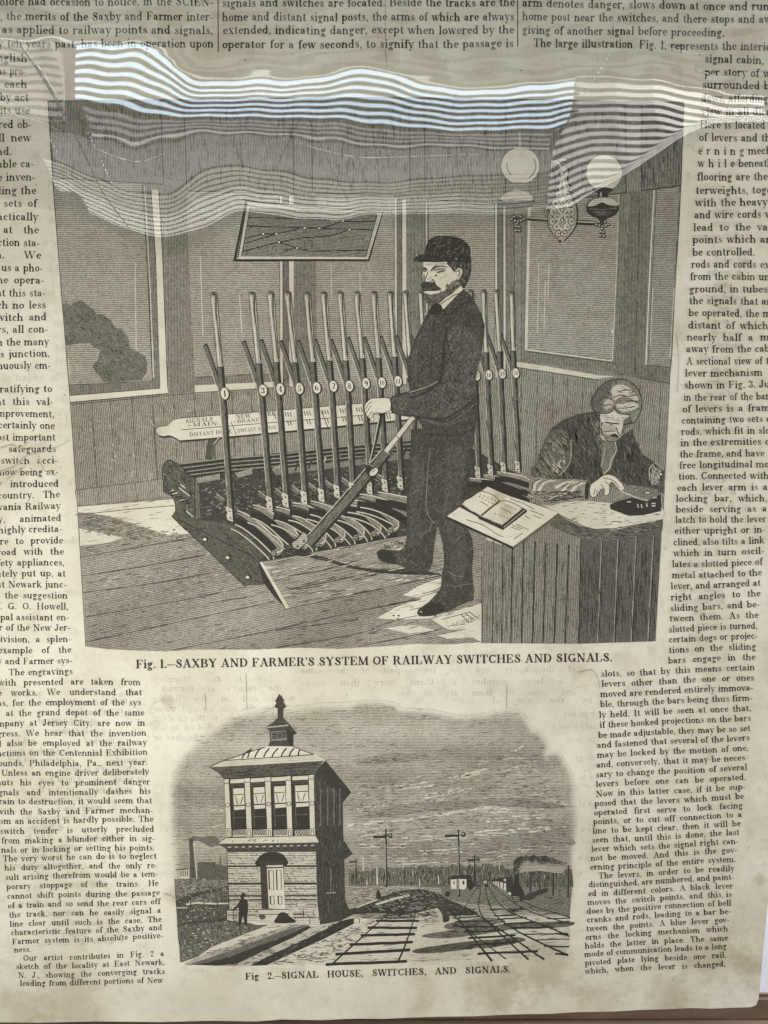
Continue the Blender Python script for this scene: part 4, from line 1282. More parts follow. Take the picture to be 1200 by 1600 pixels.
g.scratch(LEGS, 1300, -48, 6, .6, (.38, .46), 8)
g.scratch(LEGS, 200, -60, 8, 1.2, (.12, .18), 40)
g.line(sm([(672, 700), (668, 745), (666, 790), (672, 810), (680, 818)], False), 1.1, .55)
g.line(sm([(664, 745), (655, 765), (642, 772)], False), 1.0, .4)
for p in ([(620, 866), (624, 874), (627, 880)], [(628, 868), (634, 880)], [(672, 828), (660, 836), (655, 842)], [(640, 876), (652, 884)], [(706, 918), (722, 914), (738, 912)], [(718, 914), (722, 922)], [(700, 893), (712, 900), (725, 900)]):
    g.line(sm(p, False), 1.0, .5)
g.fill(sm([(590, 862), (600, 860), (612, 862), (617, 872), (617, 880), (602, 878), (592, 870)]), .12)
g.fill(sm([(653, 955), (664, 947), (675, 941), (690, 944), (696, 952), (680, 960), (662, 962)]), .10)
g.line([(656, 955), (660, 957)], 1.5, .8)
COAT = [(722, 451), (735, 460), (745, 477), (753, 492), (757.5, 508), (757, 525), (753, 545), (751, 560), (745, 580), (741, 603), (746, 628), (747, 653), (743, 668), (730, 677), (715, 681), (700, 681.5), (680, 679), (664, 675), (656, 660), (649, 651), (640, 651.5), (628, 650), (612, 645.5), (609, 632), (610, 621), (618, 616), (633, 613), (640, 611), (638, 600), (637, 580), (638, 560), (643, 545), (648, 530), (655, 515), (663, 497), (672, 482), (681, 477), (693, 482), (703, 470), (714, 460)]
g.fill(COAT, .24, -40, 2.2)
SLEEVE = sm([(702, 512), (722, 508), (742, 520), (751, 543), (745, 585), (738, 622), (718, 645), (690, 652), (650, 648), (613, 641), (612, 623), (650, 613), (688, 600), (698, 570), (697, 535)])
g.fill(SLEEVE, .31, -48, 2.2)
g.scratch(SLEEVE, 260, -50, 8, .9, (.42, .58), 16)
g.fill([(655, 520), (672, 490), (690, 500), (690, 560), (680, 598), (645, 608), (641, 580), (645, 550)], .28, -40, 2.2)
g.scratch(COAT, 1500, -42, 6, .6, (.37, .46), 10)
g.scratch(COAT, 220, 70, 10, 1.4, (.12, .18), 40)
for p, w, r in (([(698, 515), (693, 545), (692, 575), (684, 600), (660, 615), (640, 622)], 2.6, .02), ([(697, 512), (700, 540), (708, 570)], 1.6, .05), ([(640, 613), (668, 604), (684, 596)], 1.3, .75),
                ([(650, 651), (690, 655), (720, 640), (742, 622)], 2.0, .03), ([(660, 654), (695, 662), (722, 648), (744, 630)], 1.2, .45), ([(672, 660), (700, 664), (730, 652)], 1.0, .45), ([(610, 624), (612, 634), (614, 645)], 1.4, .03),
                ([(700, 600), (722, 612), (740, 606)], 1.2, .4), ([(664, 677), (690, 680), (720, 678), (744, 666)], 1.8, .03), ([(680, 500), (676, 540), (672, 590)], 1.3, .05), ([(693, 482), (700, 492), (716, 480), (735, 470)], 1.8, .03),
                ([(690, 620), (705, 632), (720, 625)], 1.0, .42), ([(655, 525), (650, 560), (650, 600)], 1.0, .42), ([(735, 520), (742, 545), (738, 570)], 1.0, .42)):
    g.line(sm(p, False), w, r)
# head
FACE = M((483, 357), (720, 350), (760, 400), (800, 430), (850, 440), (850, 500), (842, 580), (858, 612), (780, 690), (680, 797), (600, 760), (520, 700), (475, 600), (490, 545), (474, 515), (476, 480), (486, 430))
g.fill(FACE, 1.0)
g.line(M((486, 360), (484, 430), (475, 490), (480, 520), (492, 540)), 1.2, .1)
BRD = M((470, 600), (500, 645), (560, 662), (620, 650), (680, 630), (740, 618), (782, 615), (770, 650), (700, 690), (650, 738), (605, 757), (560, 775), (535, 770), (515, 735), (495, 670))
for (p, r) in ((((740, 560), (800, 520), (845, 560), (850, 600), (790, 640), (720, 650), (700, 620)), .62), (((500, 370), (700, 362), (715, 380), (500, 385)), .85), (((492, 480), (510, 500), (500, 535), (485, 535)), .6)):
    g.fill(sm(M(*p)), r, 40, 2.2)
g.fill(BRD, .44, 60, 2)
g.scratch(BRD, 130, 65, 7, 1.0, (.05, .6), 25)
g.scratch(M((700, 560), (830, 500), (850, 590), (760, 640), (690, 640)), 60, -65, 7, .9, (.1, .3), 12)
g.fill(sm(M((466, 565), (500, 540), (545, 548), (590, 545), (615, 575), (658, 612), (600, 628), (540, 628), (490, 632), (470, 600))), .22, 15, 2)
g.scratch(M((466, 565), (545, 548), (590, 548), (658, 612), (540, 628), (480, 620)), 40, 15, 6, .9, (.02, .5), 15)
g.fill(sm(M((555, 440), (585, 398), (640, 388), (700, 396), (718, 406), (650, 402), (605, 412), (575, 440))), .28, 20, 2)
g.fill(sm(M((565, 440), (600, 415), (660, 410), (700, 420), (690, 440), (640, 430), (600, 440))), .66, 20, 2)
g.fill(sm(M((610, 455), (640, 440), (688, 443), (655, 455), (625, 462))), .35)
g.line(sm(M((600, 440), (640, 428), (690, 442)), False), 1.1, .1)
g.ell(*M((607, 483))[0], 1.8, 1.5, .1)
g.fill(sm(M((486, 402), (512, 408), (526, 432), (508, 452), (490, 445))), .5)
g.fill(sm(M((488, 470), (505, 480), (500, 512), (486, 510))), .6)
g.line(sm(M((486, 425), (505, 420), (528, 430)), False), 1.6, .2)
g.line(M((490, 445), (515, 447)), 1.4, .3)
g.line(sm(M((535, 440), (515, 500), (500, 535), (540, 545), (580, 525)), False), 1.3, .1)
g.line(sm(M((575, 515), (600, 555)), False), 1.8, .25)
g.line(M((700, 578), (735, 572)), 1.1, .2)
g.scratch(M((600, 650), (700, 600), (780, 560), (780, 620), (700, 660)), 20, -70, 5, .8, .25, 10)
g.scratch(M((600, 480), (720, 450), (770, 470), (790, 540), (700, 600), (640, 590), (600, 540)), 30, -35, 6, .5, (.68, .82), 8)
g.scratch(M((500, 375), (715, 365), (740, 400), (600, 390), (500, 400)), 20, 5, 6, .5, (.65, .8), 6)
g.scratch(M((545, 480), (590, 470), (590, 530), (540, 540), (520, 520)), 10, -60, 4, .6, (.5, .7), 8)
# collar and tie
g.fill(M((645, 748), (760, 655), (842, 578), (862, 612), (780, 690), (680, 797)), 1.0)
g.line(M((650, 752), (770, 670), (850, 640)), 1.3, .05)
g.line(M((600, 752), (690, 690), (760, 640)), 1.0, .2)
g.fill(sm(M((560, 775), (600, 745), (650, 755), (668, 800), (640, 850), (570, 850), (545, 830))), .08)
g.line(M((505, 850), (540, 800), (520, 840)), 1.6, .9)
# hair and ear
HAIR = M((705, 345), (820, 330), (938, 345), (938, 440), (918, 520), (872, 605), (850, 590), (830, 560), (828, 510), (800, 470), (770, 440), (745, 410), (715, 380))
g.fill(HAIR, .12, 60, 2)
g.scratch(HAIR, 60, 65, 8, .9, (.4, .6), 15)
g.fill(sm(M((790, 440), (820, 415), (852, 430), (850, 470), (825, 505), (805, 500), (790, 475))), .95)
g.line(sm(M((800, 450), (825, 432), (830, 465), (812, 490)), False), 1.4, .1)
CAP = sm(M((395, 338), (418, 312), (432, 290), (460, 283), (495, 285), (510, 235), (515, 205), (540, 152), (590, 120), (660, 112), (740, 114), (810, 125), (870, 155), (915, 200), (932, 250), (930, 300), (938, 352), (860, 352), (760, 348), (720, 352), (640, 358), (560, 358), (480, 356), (420, 352)), True, 2)
g.fill(CAP, .13, -30, 2)
g.scratch(CAP, 90, -35, 7, 1.2, (.3, .5), 30)
g.line(sm(M((440, 310), (500, 300), (620, 320), (760, 315), (880, 310)), False), 1.2, .03)
g.line(M((420, 300), (436, 284)), 1.6, .9)
g.line(M((795, 320), (800, 335)), 2, .8)
# hand
M2 = T(560, 540, .18333)
HD = sm(M2((268, 452), (180, 446), (110, 450), (75, 478), (52, 510), (52, 545), (62, 580), (72, 600), (95, 622), (118, 652), (134, 640), (130, 608), (122, 585), (150, 572), (205, 578), (240, 565), (275, 545)), True, 2)
g.fill(HD, 1.0)
g.outline(HD, 1.1, .1)
for p in (((60, 545), (85, 500), (115, 480)), ((65, 580), (95, 530), (110, 510)), ((85, 605), (105, 575), (125, 560)), ((105, 620), (120, 600))):
    g.line(sm(M2(*p), False), 1.1, .15)
g.build('standing man in a dark suit and peaked cap gripping a lever')

# ------------------------------------------------------------------ desk, book, seated man, telegraph key
g = Sub('desk', E1)
g.fill([(753, 842), (801, 858), (860, 812), (908, 838), (904, 1006), (753, 1005)], .54, 89, 2.6)
g.fill([(908, 836), (960, 844), (1034, 825), (1024, 1002), (904, 1006)], .36, 89, 2.2)
for x, t in ((771, 0), (786, 1), (801, 2.2), (818, 1.8), (836, 2.6), (853, 2.2), (871, 2.6), (889, 2.2)):
    g.line([(x, 842 + abs(801 - x) * .1), (x - 1 - (x - 753) * .035, 1005)], 1.2 + t * .5, .08)
g.line([(908, 836), (904, 1006)], 1.6, .05)
for x in (940, 966, 994, 1021):
    g.line([(x, 838), (x - 7 + (x - 960) * -.03, 1003)], 1.1, .75)
    g.line([(x + 2, 838), (x - 5 + (x - 960) * -.03, 1003)], 1.3, .06)
g.line([(753, 870), (753, 1005)], 1.2, .15)
g.scratch([(754, 870), (800, 862), (905, 845), (903, 1000), (755, 1000)], 200, 89, 26, .9, (.25, .45), 2)
g.scratch([(908, 850), (1030, 850), (1022, 1000), (905, 1000)], 220, 89, 26, .9, (.08, .2), 2)
TOPD = sm([(848, 798), (862, 790), (900, 783), (955, 786), (990, 800), (1034, 793), (1035, 812), (1000, 819), (950, 827), (920, 825), (895, 814), (873, 804)], True, 2)
g.fill([(862, 800), (885, 812), (905, 822), (935, 829), (965, 828), (1000, 819), (1035, 810), (1034, 829), (1000, 837), (950, 846), (920, 846), (885, 833), (860, 822)], .38, 0, 2.2)
g.scratch([(870, 808), (905, 824), (935, 831), (1000, 821), (1033, 813), (1033, 827), (950, 844), (920, 844), (880, 828)], 140, 8, 12, 1.2, (.1, .65), 12)
g.fill(TOPD, .95)
g.line(sm([(873, 804), (895, 814), (920, 825), (950, 827), (1000, 819), (1035, 812)], False), 1.1, .1)
g.scratch(TOPD, 60, -5, 10, 1.0, (.15, .5), 8)
g.build('curved desk faced with boards at lower right')
g = Sub('drawing_board', E1)
M = T(690, 720, 1 / 6)
g.fill(M((42, 520), (670, 800), (1100, 490), (1108, 520), (675, 832), (38, 540)), .12)
g.fill(M((670, 803), (1098, 494), (1106, 520), (676, 830)), .42, -35, 2)
BRDP = M((45, 520), (430, 240), (640, 330), (980, 438), (1100, 490), (670, 808))
g.fill(BRDP, 1.0)
g.outline(BRDP, 1.0, .1)
for p in (((230, 550), (390, 600), (520, 690), (580, 715)), ((640, 355), (760, 395), (870, 455)), ((830, 465), (960, 512)), ((860, 510), (930, 540)), ((780, 515), (830, 545)), ((700, 595), (815, 645)), ((650, 620), (740, 650)), ((680, 735), (760, 675)), ((660, 600), (760, 640))):
    g.line(M(*p), 1.0, .15)
g.build()
g = Sub('open_book', E1)
g.fill(M((160, 430), (200, 405), (370, 520), (545, 590), (750, 435), (800, 460), (800, 480), (575, 650), (350, 545), (340, 525)), .18)
g.fill(sm(M((195, 408), (280, 345), (372, 285), (440, 300), (505, 335), (545, 375), (460, 440), (378, 510)), True, 2), 1.0)
g.fill(sm(M((410, 515), (470, 440), (550, 378), (610, 375), (690, 405), (750, 438), (660, 520), (560, 598)), True, 2), .97)
g.line(M((372, 515), (455, 445), (545, 378)), 3, .3)
g.line(sm(M((372, 285), (440, 300), (505, 335), (545, 375), (610, 375), (690, 405), (750, 438)), False), 1.1, .1)
for k in range(3):
    g.line(M((560 + k * 12, 605 + k * 9), (755 + k * 12, 445 + k * 9)), 1.0, .85 if k != 1 else .1)
for (a, b, c_, d) in ((360, 310, 500, 370), (350, 330, 470, 395), (370, 380, 430, 415), (600, 410, 690, 450), (560, 440, 640, 480), (500, 490, 610, 530)):
    for j in range(5):
        x = a + (c_ - a) * j / 4
        y = b + (d - b) * j / 4
        g.line(M((x, y), (x + 9, y + 12)), 1.2, .2)
g.build()
g = Sub('person', E1)
M = T(820, 580, .19167)
BODY = M((45, 800), (95, 750), (115, 690), (135, 640), (165, 560), (200, 490), (250, 440), (310, 400), (430, 350), (560, 330), (620, 360), (650, 540), (740, 560), (880, 470), (895, 540), (920, 600), (960, 680), (1010, 710), (1060, 745), (1135, 805), (1130, 1000), (1080, 960), (960, 950), (830, 930), (740, 850), (600, 900), (500, 960), (280, 1000), (120, 980))
g.fill(BODY, .26, 62, 2.2)
g.scratch(BODY, 420, 62, 10, .9, (.4, .55), 20)
g.scratch(BODY, 160, 75, 14, 2.0, (.04, .1), 20)
SLV = sm(M((50, 800), (100, 750), (140, 650), (200, 500), (300, 470), (360, 540), (375, 640), (350, 760), (280, 850), (180, 868), (60, 860)), True, 2)
g.fill(SLV, .40, 40, 2.2)
g.scratch(SLV, 130, 45, 9, .9, (.55, .8), 14)
g.scratch(SLV, 60, 55, 10, 1.6, (.08, .2), 14)
g.scratch(M((220, 740), (330, 680), (340, 760), (270, 840), (220, 800)), 24, 60, 6, 1.4, (.85, 1), 20)
g.line(sm(M((375, 560), (378, 660), (360, 760), (280, 850)), False), 1.4, .75)
CUF = sm(M((45, 880), (120, 865), (250, 880), (400, 880), (520, 895), (530, 930), (495, 960), (490, 1035), (400, 1060), (300, 1075), (210, 1090), (120, 1060), (55, 1010), (35, 940)), True, 2)
g.fill(CUF, .62, -20, 2.6)
for p in (((80, 975), (85, 920), (140, 880)), ((110, 980), (160, 910), (250, 890)), ((250, 950), (330, 910), (400, 895)), ((280, 1000), (360, 930), (440, 900)), ((370, 990), (430, 930), (500, 910)), ((200, 1030), (300, 1010), (350, 990))):
    g.line(sm(M(*p), False), 5, .97, 1.5)
for p in (((60, 960), (70, 900), (130, 880)), ((300, 945), (350, 910)), ((340, 955), (390, 915)), ((420, 930), (450, 905)), ((150, 1060), (300, 1050), (480, 1020))):
    g.line(sm(M(*p), False), 1.3, .1)
g.scratch(M((60, 940), (200, 980), (480, 960), (480, 1030), (210, 1080), (70, 1010)), 90, -12, 10, 1.3, (.15, .35), 20)
g.fill(sm(M((500, 905), (530, 905), (520, 960), (515, 1040), (490, 1035), (490, 960)), True, 2), .12)
# waistcoat, beard, head
g.fill(M((600, 545), (640, 560), (740, 560), (748, 650), (700, 800), (640, 845), (615, 760)), .50, 75, 2.2)
g.line(sm(M((735, 570), (745, 650), (705, 720), (690, 790), (640, 840)), False), 1.6, .9)
g.line(sm(M((655, 620), (640, 700), (625, 780)), False), 1.6, .75)
g.line(sm(M((600, 560), (620, 650), (612, 780)), False), 1.6, .06)
g.scratch(M((540, 400), (620, 380), (640, 560), (700, 600), (620, 640), (570, 540)), 110, 75, 9, 1.1, (.1, .8), 14)
FC = sm(M((618, 350), (720, 315), (760, 350), (860, 355), (875, 400), (830, 430), (800, 470), (800, 520), (770, 545), (720, 572), (660, 568), (620, 540), (605, 480), (615, 420)), True, 2)
g.fill(FC, .93)
g.scratch(M((600, 350), (650, 440), (640, 545), (600, 520), (590, 420)), 50, 70, 7, 1.1, (.1, .3), 15)
g.fill(sm(M((640, 430), (690, 440), (740, 445), (745, 480), (700, 500), (640, 490), (625, 460))), .76, 30, 2)
g.fill(sm(M((640, 510), (690, 525), (760, 530), (770, 550), (720, 575), (660, 568))), .62, 60, 2)
g.line(M((655, 418), (770, 430)), 2.2, .15)
g.line(M((690, 435), (720, 438)), 1.4, .25)
g.line(sm(M((745, 460), (755, 490), (770, 515), (790, 535)), False), 1.6, .1)
g.fill(sm(M((695, 520), (740, 510), (770, 540), (720, 535))), .15)
g.line(sm(M((640, 495), (690, 488), (740, 490)), False), 1.2, .3)
g.line(sm(M((660, 560), (700, 575), (740, 570)), False), 1.3, .2)
g.scratch(M((625, 360), (760, 350), (850, 365), (840, 420), (780, 430), (640, 415)), 40, 5, 7, .6, (.5, .72), 10)
g.scratch(M((620, 470), (700, 500), (760, 520), (740, 560), (660, 560), (620, 530)), 40, 70, 5, .7, (.2, .5), 15)
g.fill(sm(M((805, 400), (850, 372), (885, 385), (870, 440), (820, 470), (795, 530), (785, 500), (800, 450)), True, 2), .45, 50, 2)
g.line(sm(M((800, 440), (840, 428), (870, 425)), False), 2, .1)
HR = sm(M((543, 260), (555, 215), (575, 185), (610, 135), (650, 100), (700, 75), (760, 65), (820, 70), (880, 100), (925, 155), (950, 220), (955, 280), (935, 350), (890, 425), (860, 400), (850, 355), (790, 350), (745, 320), (732, 285), (715, 325), (660, 345), (590, 335), (555, 310)), True, 2)
g.fill(HR, .56, 30, 2.1)
g.fill(sm(M((545, 265), (560, 210), (590, 165), (650, 105), (720, 78), (700, 140), (690, 200), (640, 235), (630, 290), (650, 330), (590, 335), (555, 310)), True, 2), .42, 40, 2)
g.outline(HR, 1.5, .08)
g.scratch(HR, 50, 35, 12, .9, (.2, .4), 20)
g.fill(sm(M((705, 145), (760, 108), (840, 125), (905, 190), (925, 240), (860, 225), (800, 200), (730, 240), (712, 195)), True, 2), .88)
g.fill(sm(M((745, 275), (800, 250), (870, 255), (930, 275), (900, 310), (830, 330), (775, 320)), True, 2), .90)
g.fill(sm(M((640, 270), (670, 232), (705, 235), (725, 275), (690, 305), (655, 305)), True, 2), .86)
for p in (((720, 215), (780, 195), (850, 205), (920, 190)), ((740, 250), (800, 262), (860, 240), (935, 255)), ((760, 170), (830, 150), (890, 170)), ((640, 290), (690, 270), (720, 290)), ((760, 300), (830, 300), (900, 285)), ((610, 240), (640, 210), (680, 215))):
    g.line(sm(M(*p), False), 1.4, .12)
g.scratch(HR, 40, 15, 11, .9, (.2, .4), 20)
HN = sm(M((535, 930), (590, 885), (640, 848), (690, 842), (735, 858), (775, 895), (800, 925), (812, 958), (790, 975), (765, 965), (725, 915), (700, 905), (695, 950), (690, 992), (665, 1015), (645, 1005), (650, 970), (625, 960), (590, 1010), (555, 1030), (530, 1000)), True, 2)
g.fill(HN, 1.0)
g.outline(HN, 1.1, .12)
for p in (((640, 870), (720, 890), (770, 950)), ((650, 900), (690, 930), (690, 980)), ((620, 920), (650, 960)), ((575, 960), (560, 1010)), ((590, 970), (585, 1000))):
    g.line(sm(M(*p), False), 1.1, .15)
for p in (((1060, 745), (1135, 805)), ((1050, 755), (1015, 800), (1020, 890)), ((1075, 790), (1040, 860), (1045, 930))):
    g.line(sm(M(*p), False), 1.6, .8)
g.scratch(M((1020, 760), (1060, 760), (1125, 810), (1120, 930), (1030, 930)), 70, 60, 9, 1.4, (.6, .9), 20)
g.build('seated clerk leaning over the desk with his hand on a telegraph key')
g = Sub('telegraph_key', E1)
g.fill(M((820, 935), (860, 925), (1050, 955), (1095, 1000), (1000, 1045), (870, 1010)), .50, 10, 2)
g.fill(M((690, 1090), (760, 1060), (870, 1030), (1000, 1060), (1110, 1000), (1112, 1140), (960, 1175), (850, 1180), (700, 1125)), .10)
g.fill(M((1090, 900), (1125, 905), (1125, 990), (1085, 990)), .35)
g.line(M((780, 975), (830, 1000), (870, 1010)), 2.4, .85)
g.line(M((870, 1015), (940, 1040), (1000, 1055)), 2.2, .85)
for (x, y, a, b) in ((1000, 990, 26, 12), (910, 970, 18, 8), (960, 1030, 14, 7)):
    q = M((x, y))[0]
    g.ell(q[0], q[1], a * .19, b * .19, .9, line=1.1)
for (x, y) in ((920, 1098), (950, 1100), (992, 1090), (1050, 1098), (1050, 1078), (1060, 1030), (850, 1065)):
    q = M((x, y))[0]
    g.line([(q[0], q[1] - 3), (q[0] + 1, q[1] + 3)] if y > 1085 and x < 1000 else [(q[0] - 3, q[1]), (q[0] + 3, q[1])], 1.8, .9)
q = M((1108, 840))[0]
g.ell(q[0], q[1], 3, 2.4, .95, line=1.2)
g.line(M((1105, 855), (1110, 900)), 2, .1)
g.line(M((1085, 885), (1130, 890)), 1.8, .1)
g.build()

# ------------------------------------------------------------------ hanging lamp
g = Sub('hanging_lamp', E1)
M = T(770, 200, .18333)
g.line([(876.5, 160), (876, 205), (877, 250)], 1.0, .2)
g.line([(879, 160), (880, 250)], .7, .35)
g.line(M((290, 770), (380, 780), (480, 785)), 5.6, .12)
g.line(M((290, 764), (480, 778)), 2.2, .75)
g.line(M((690, 805), (875, 812)), 7.6, .06)
g.line(M((700, 798), (870, 804)), 2.0, .8)
# lit globes
g.line(M((230, 40), (232, 170)), 2.2, .9)
g.ell(813, 259, 31, 29.5, .25)
g.ell(813, 259, 30, 28.5, .97)
g.arc(815, 259, 22, 22, -60, 30, 2.2, .6)
g.arc(812, 258, 20, 20, 170, 230, 1.6, .5)
g.ell(944, 270, 29, 29, .3)
g.ell(944, 270, 28, 28, .97)
for (cx, cy, k) in ((809, 293, .55), (942, 301, .10)):
    g.fill(sm([(cx - 17, cy - 4), (cx - 8, cy - 8), (cx + 8, cy - 8), (cx + 17, cy - 4), (cx + 8, cy + 1), (cx + 7, cy + 7), (cx - 8, cy + 7), (cx - 8, cy + 1)], True, 3), k + .05)
    g.line([(cx - 3, cy), (cx - 3, cy + 7)], 2.5, .8)
g.ell(808, 313, 28, 15, .35)
g.fill(sm([(782, 312), (790, 302), (808, 297), (826, 302), (833, 312), (808, 316)], True, 3), .85)
g.scratch([(784, 312), (832, 312), (828, 322), (790, 322)], 40, 3, 20, 1.2, (.2, .7), 6)
g.fill(sm([(784, 314), (808, 318), (832, 314), (822, 326), (808, 329), (793, 326)], True, 3), .40, 0, 2)
g.ell(941.5, 324.5, 26, 17.5, .08)
g.fill(sm([(918, 322), (926, 312), (942, 308.5), (958, 311), (966, 321), (950, 320), (941, 316), (930, 321)], True, 3), .85)
g.line([(920, 326), (941, 328), (964, 325)], 1.4, .45)
g.scratch([(922, 330), (962, 330), (952, 338), (932, 338)], 26, 2, 14, .9, (.35, .5), 4)
g.fill([(934, 340), (949, 340), (946, 347), (936, 347)], .12)
for (x0, y0, r0) in ((941, 350, .25), (809, 342, .35)):
    for (dx, dy) in ((-9, 1), (-4, 3), (1, 4), (6, 3), (10, 1), (-5, -3), (5, -3), (0, -1), (-2, 12), (2, 13), (0, 18), (-3, 19), (3, 19), (0, 8)):
        g.ell(x0 + dx, y0 + dy, 3, 2.8, .10)
        g.ell(x0 + dx - .6, y0 + dy - .6, 1.7, 1.5, .80 if dy != -1 else r0)
# pierced centre ornament
prof = [(262, 4), (270, 7), (276, 4), (284, 5), (291, 10), (297, 7), (304, 11), (310, 14), (318, 19), (326, 21), (334, 22), (343, 22), (352, 21), (360, 17), (367, 12), (373, 6), (378, 2)]
OR = [(879.5 - w - .15 * (y - 320) * .25, y) for y, w in prof] + [(879.5 + w - .15 * (y - 320) * .25, y) for y, w in reversed(prof)]
g.fill([(x + .6 + (-2 if x < 879 else 2), y) for x, y in OR], .13)
g.fill(OR, .72, 40, 2)
for sd in (-1, 1):
    for (dx, y, rx, ry) in ((4, 271, 3, 4), (6, 292, 4, 4), (7, 304, 5, 5), (11, 318, 6, 6), (14, 331, 6, 7), (8, 339, 6, 6), (15, 346, 5, 6), (8, 354, 6, 6), (5, 365, 4, 5)):
        cx = 879 + sd * dx - .04 * (y - 320)
        g.arc(cx, y, rx, ry, 0, 330, 1.2, .12, 10)
        g.arc(cx, y, rx - 1.6, ry - 1.6, 20, 330, 1.6, .98, 10)
        g.ell(cx + .5, y, .9, 1.3, .12)
    g.line(sm([(878 + sd * 2, 280), (879 + sd * 4, 300), (879 + sd * 1, 312), (879 + sd * 9, 325), (879 + sd * 2, 335), (879 + sd * 7, 348), (878 + sd * 1, 360)], False), 1.8, .98)
for y in (271, 328, 344, 366):
    g.ell(878.5, y, 2.4, 2.6, .98, line=1)
g.line(sm(M((500, 280), (540, 285), (575, 320), (580, 345)), False), 2.6, .9)
g.line(sm(M((560, 280), (590, 270), (625, 272)), False), 3, .85)
g.line(M((555, 288), (630, 282)), 1.2, .1)
g.ell(875, 377, 2.4, 2.4, .15)
g.build('lamp with two round glass globes and a pierced centre')

# ------------------------------------------------------------------ engraving 2: the signal house
LAYER[0] = BASE_LAYER          # the two engravings do not overlap
EN2 = PFig('exterior_engraving', page)
SKY = [(269, 1400), (267, 1330), (262, 1290), (261, 1240), (264, 1213), (273, 1191), (280, 1179), (300, 1160), (327, 1140), (353, 1121), (371, 1112), (393, 1107), (420, 1105), (438, 1104), (470, 1103), (505, 1098), (540, 1098), (567, 1094), (602, 1095), (619, 1098), (628, 1107), (654, 1107), (677, 1109), (699, 1114), (723, 1119), (760, 1115),
       (773, 1110), (790, 1106), (807, 1107.5), (822, 1118), (832, 1138), (843, 1143), (855, 1157), (858, 1165), (855, 1177), (867, 1172.5), (878, 1178), (886, 1193), (897, 1210), (900, 1237), (899, 1253), (903, 1270), (902, 1295), (898, 1330), (896, 1400)]


def skytone(x, y):
    v = .70 - .05 * math.sin(y * .045 + x * .006) - .035 * math.sin(y * .12 - x * .012 + 1)
    if y > 1230:
        v -= .03
    e = 1.0
    v = v + max(0, (1125 - y) / 30.0) * .10
    if x < 300:
        v -= .03
    d = 99.0
    for i in range(len(SKY) - 1):
        (ax, ay), (bx, by) = SKY[i], SKY[i + 1]
        t = max(0, min(1, ((x - ax) * (bx - ax) + (y - ay) * (by - ay)) / ((bx - ax) ** 2 + (by - ay) ** 2)))
        d = min(d, math.hypot(x - ax - t * (bx - ax), y - ay - t * (by - ay)))
    f = max(0.0, 1 - d / (16 if x < 560 else 9))
    return v + (.985 - v) * min(1, f * 1.15)


EN2.fill(SKY, skytone, 0, 2.4, 7)
EN2.scratch(SKY, 900, -3, 16, .9, (.35, .55), 6, .6)
E2 = EN2.build('small engraving of a signal house beside railway tracks')
g = Sub('cloud_band', E2)
for (x0, y0, x1, y1, n, w) in ((545, 1290, 700, 1272, 1, 3.2), (690, 1272, 790, 1258, 1, 3.0), (700, 1216, 760, 1202, 2, 3.0), (665, 1242, 720, 1232, 2, 2.2), (590, 1232, 676, 1222, 2, 2.2), (715, 1235, 760, 1226, 1, 1.8), (800, 1175, 818, 1166, 1, 2), (786, 1186, 818, 1184, 1, 1.6),
                               (740, 1262, 800, 1264, 2, 1.8), (788, 1246, 850, 1240, 1, 1.8), (845, 1258, 890, 1252, 2, 2), (760, 1280, 850, 1272, 2, 2), (742, 1300, 860, 1292, 2, 2.6), (760, 1328, 850, 1312, 2, 1.8), (560, 1258, 610, 1252, 2, 1.6), (630, 1310, 720, 1303, 2, 2),
                               (560, 1320, 640, 1318, 2, 1.5), (655, 1330, 720, 1326, 2, 2), (560, 1308, 600, 1300, 2, 1.4), (770, 1340, 830, 1326, 1, 1.8), (780, 1208, 812, 1196, 1, 2), (740, 1207, 760, 1200, 1, 2), (330, 1292, 350, 1288, 1, 1.5), (328, 1267, 348, 1266, 1, 1.2), (620, 1346, 700, 1342, 2, 1.4), (700, 1350, 790, 1340, 2, 1.4)):
    for k in range(n):
        m = 14
        pts = [(x0 + (x1 - x0) * i / m + random.uniform(-2, 2), y0 + (y1 - y0) * i / m + k * 5 + random.uniform(-1.3, 1.3)) for i in range(m + 1)]
        for i in range(m):
            if random.random() < .8:
                g.line(pts[i:i + 2], w * random.uniform(.4, 1.1), .97, w * random.uniform(.3, 1.1))
CL = [(545, 1230), (700, 1200), (760, 1180), (860, 1180), (890, 1250), (890, 1335), (560, 1345), (550, 1290)]
g.scratch(CL, 300, -5, 11, 1.0, (.85, .98), 8, .8)
g.scratch(CL, 420, -4, 12, 1.0, (.3, .48), 7, .6)
for D in (sm([(745, 1318), (790, 1305), (850, 1302), (895, 1312), (890, 1322), (830, 1322), (780, 1330), (748, 1330)]), sm([(556, 1278), (620, 1258), (700, 1252), (760, 1250), (740, 1262), (660, 1270), (600, 1276)]), sm([(745, 1250), (800, 1246), (850, 1252), (890, 1262), (820, 1262), (760, 1258)]),
          sm([(556, 1190), (600, 1178), (650, 1178), (690, 1186), (640, 1190), (580, 1196)])):
    g.fill(D, .60, -3, 2.3)
    g.scratch(D, 60, -4, 12, .9, (.3, .5), 6)
g.build()

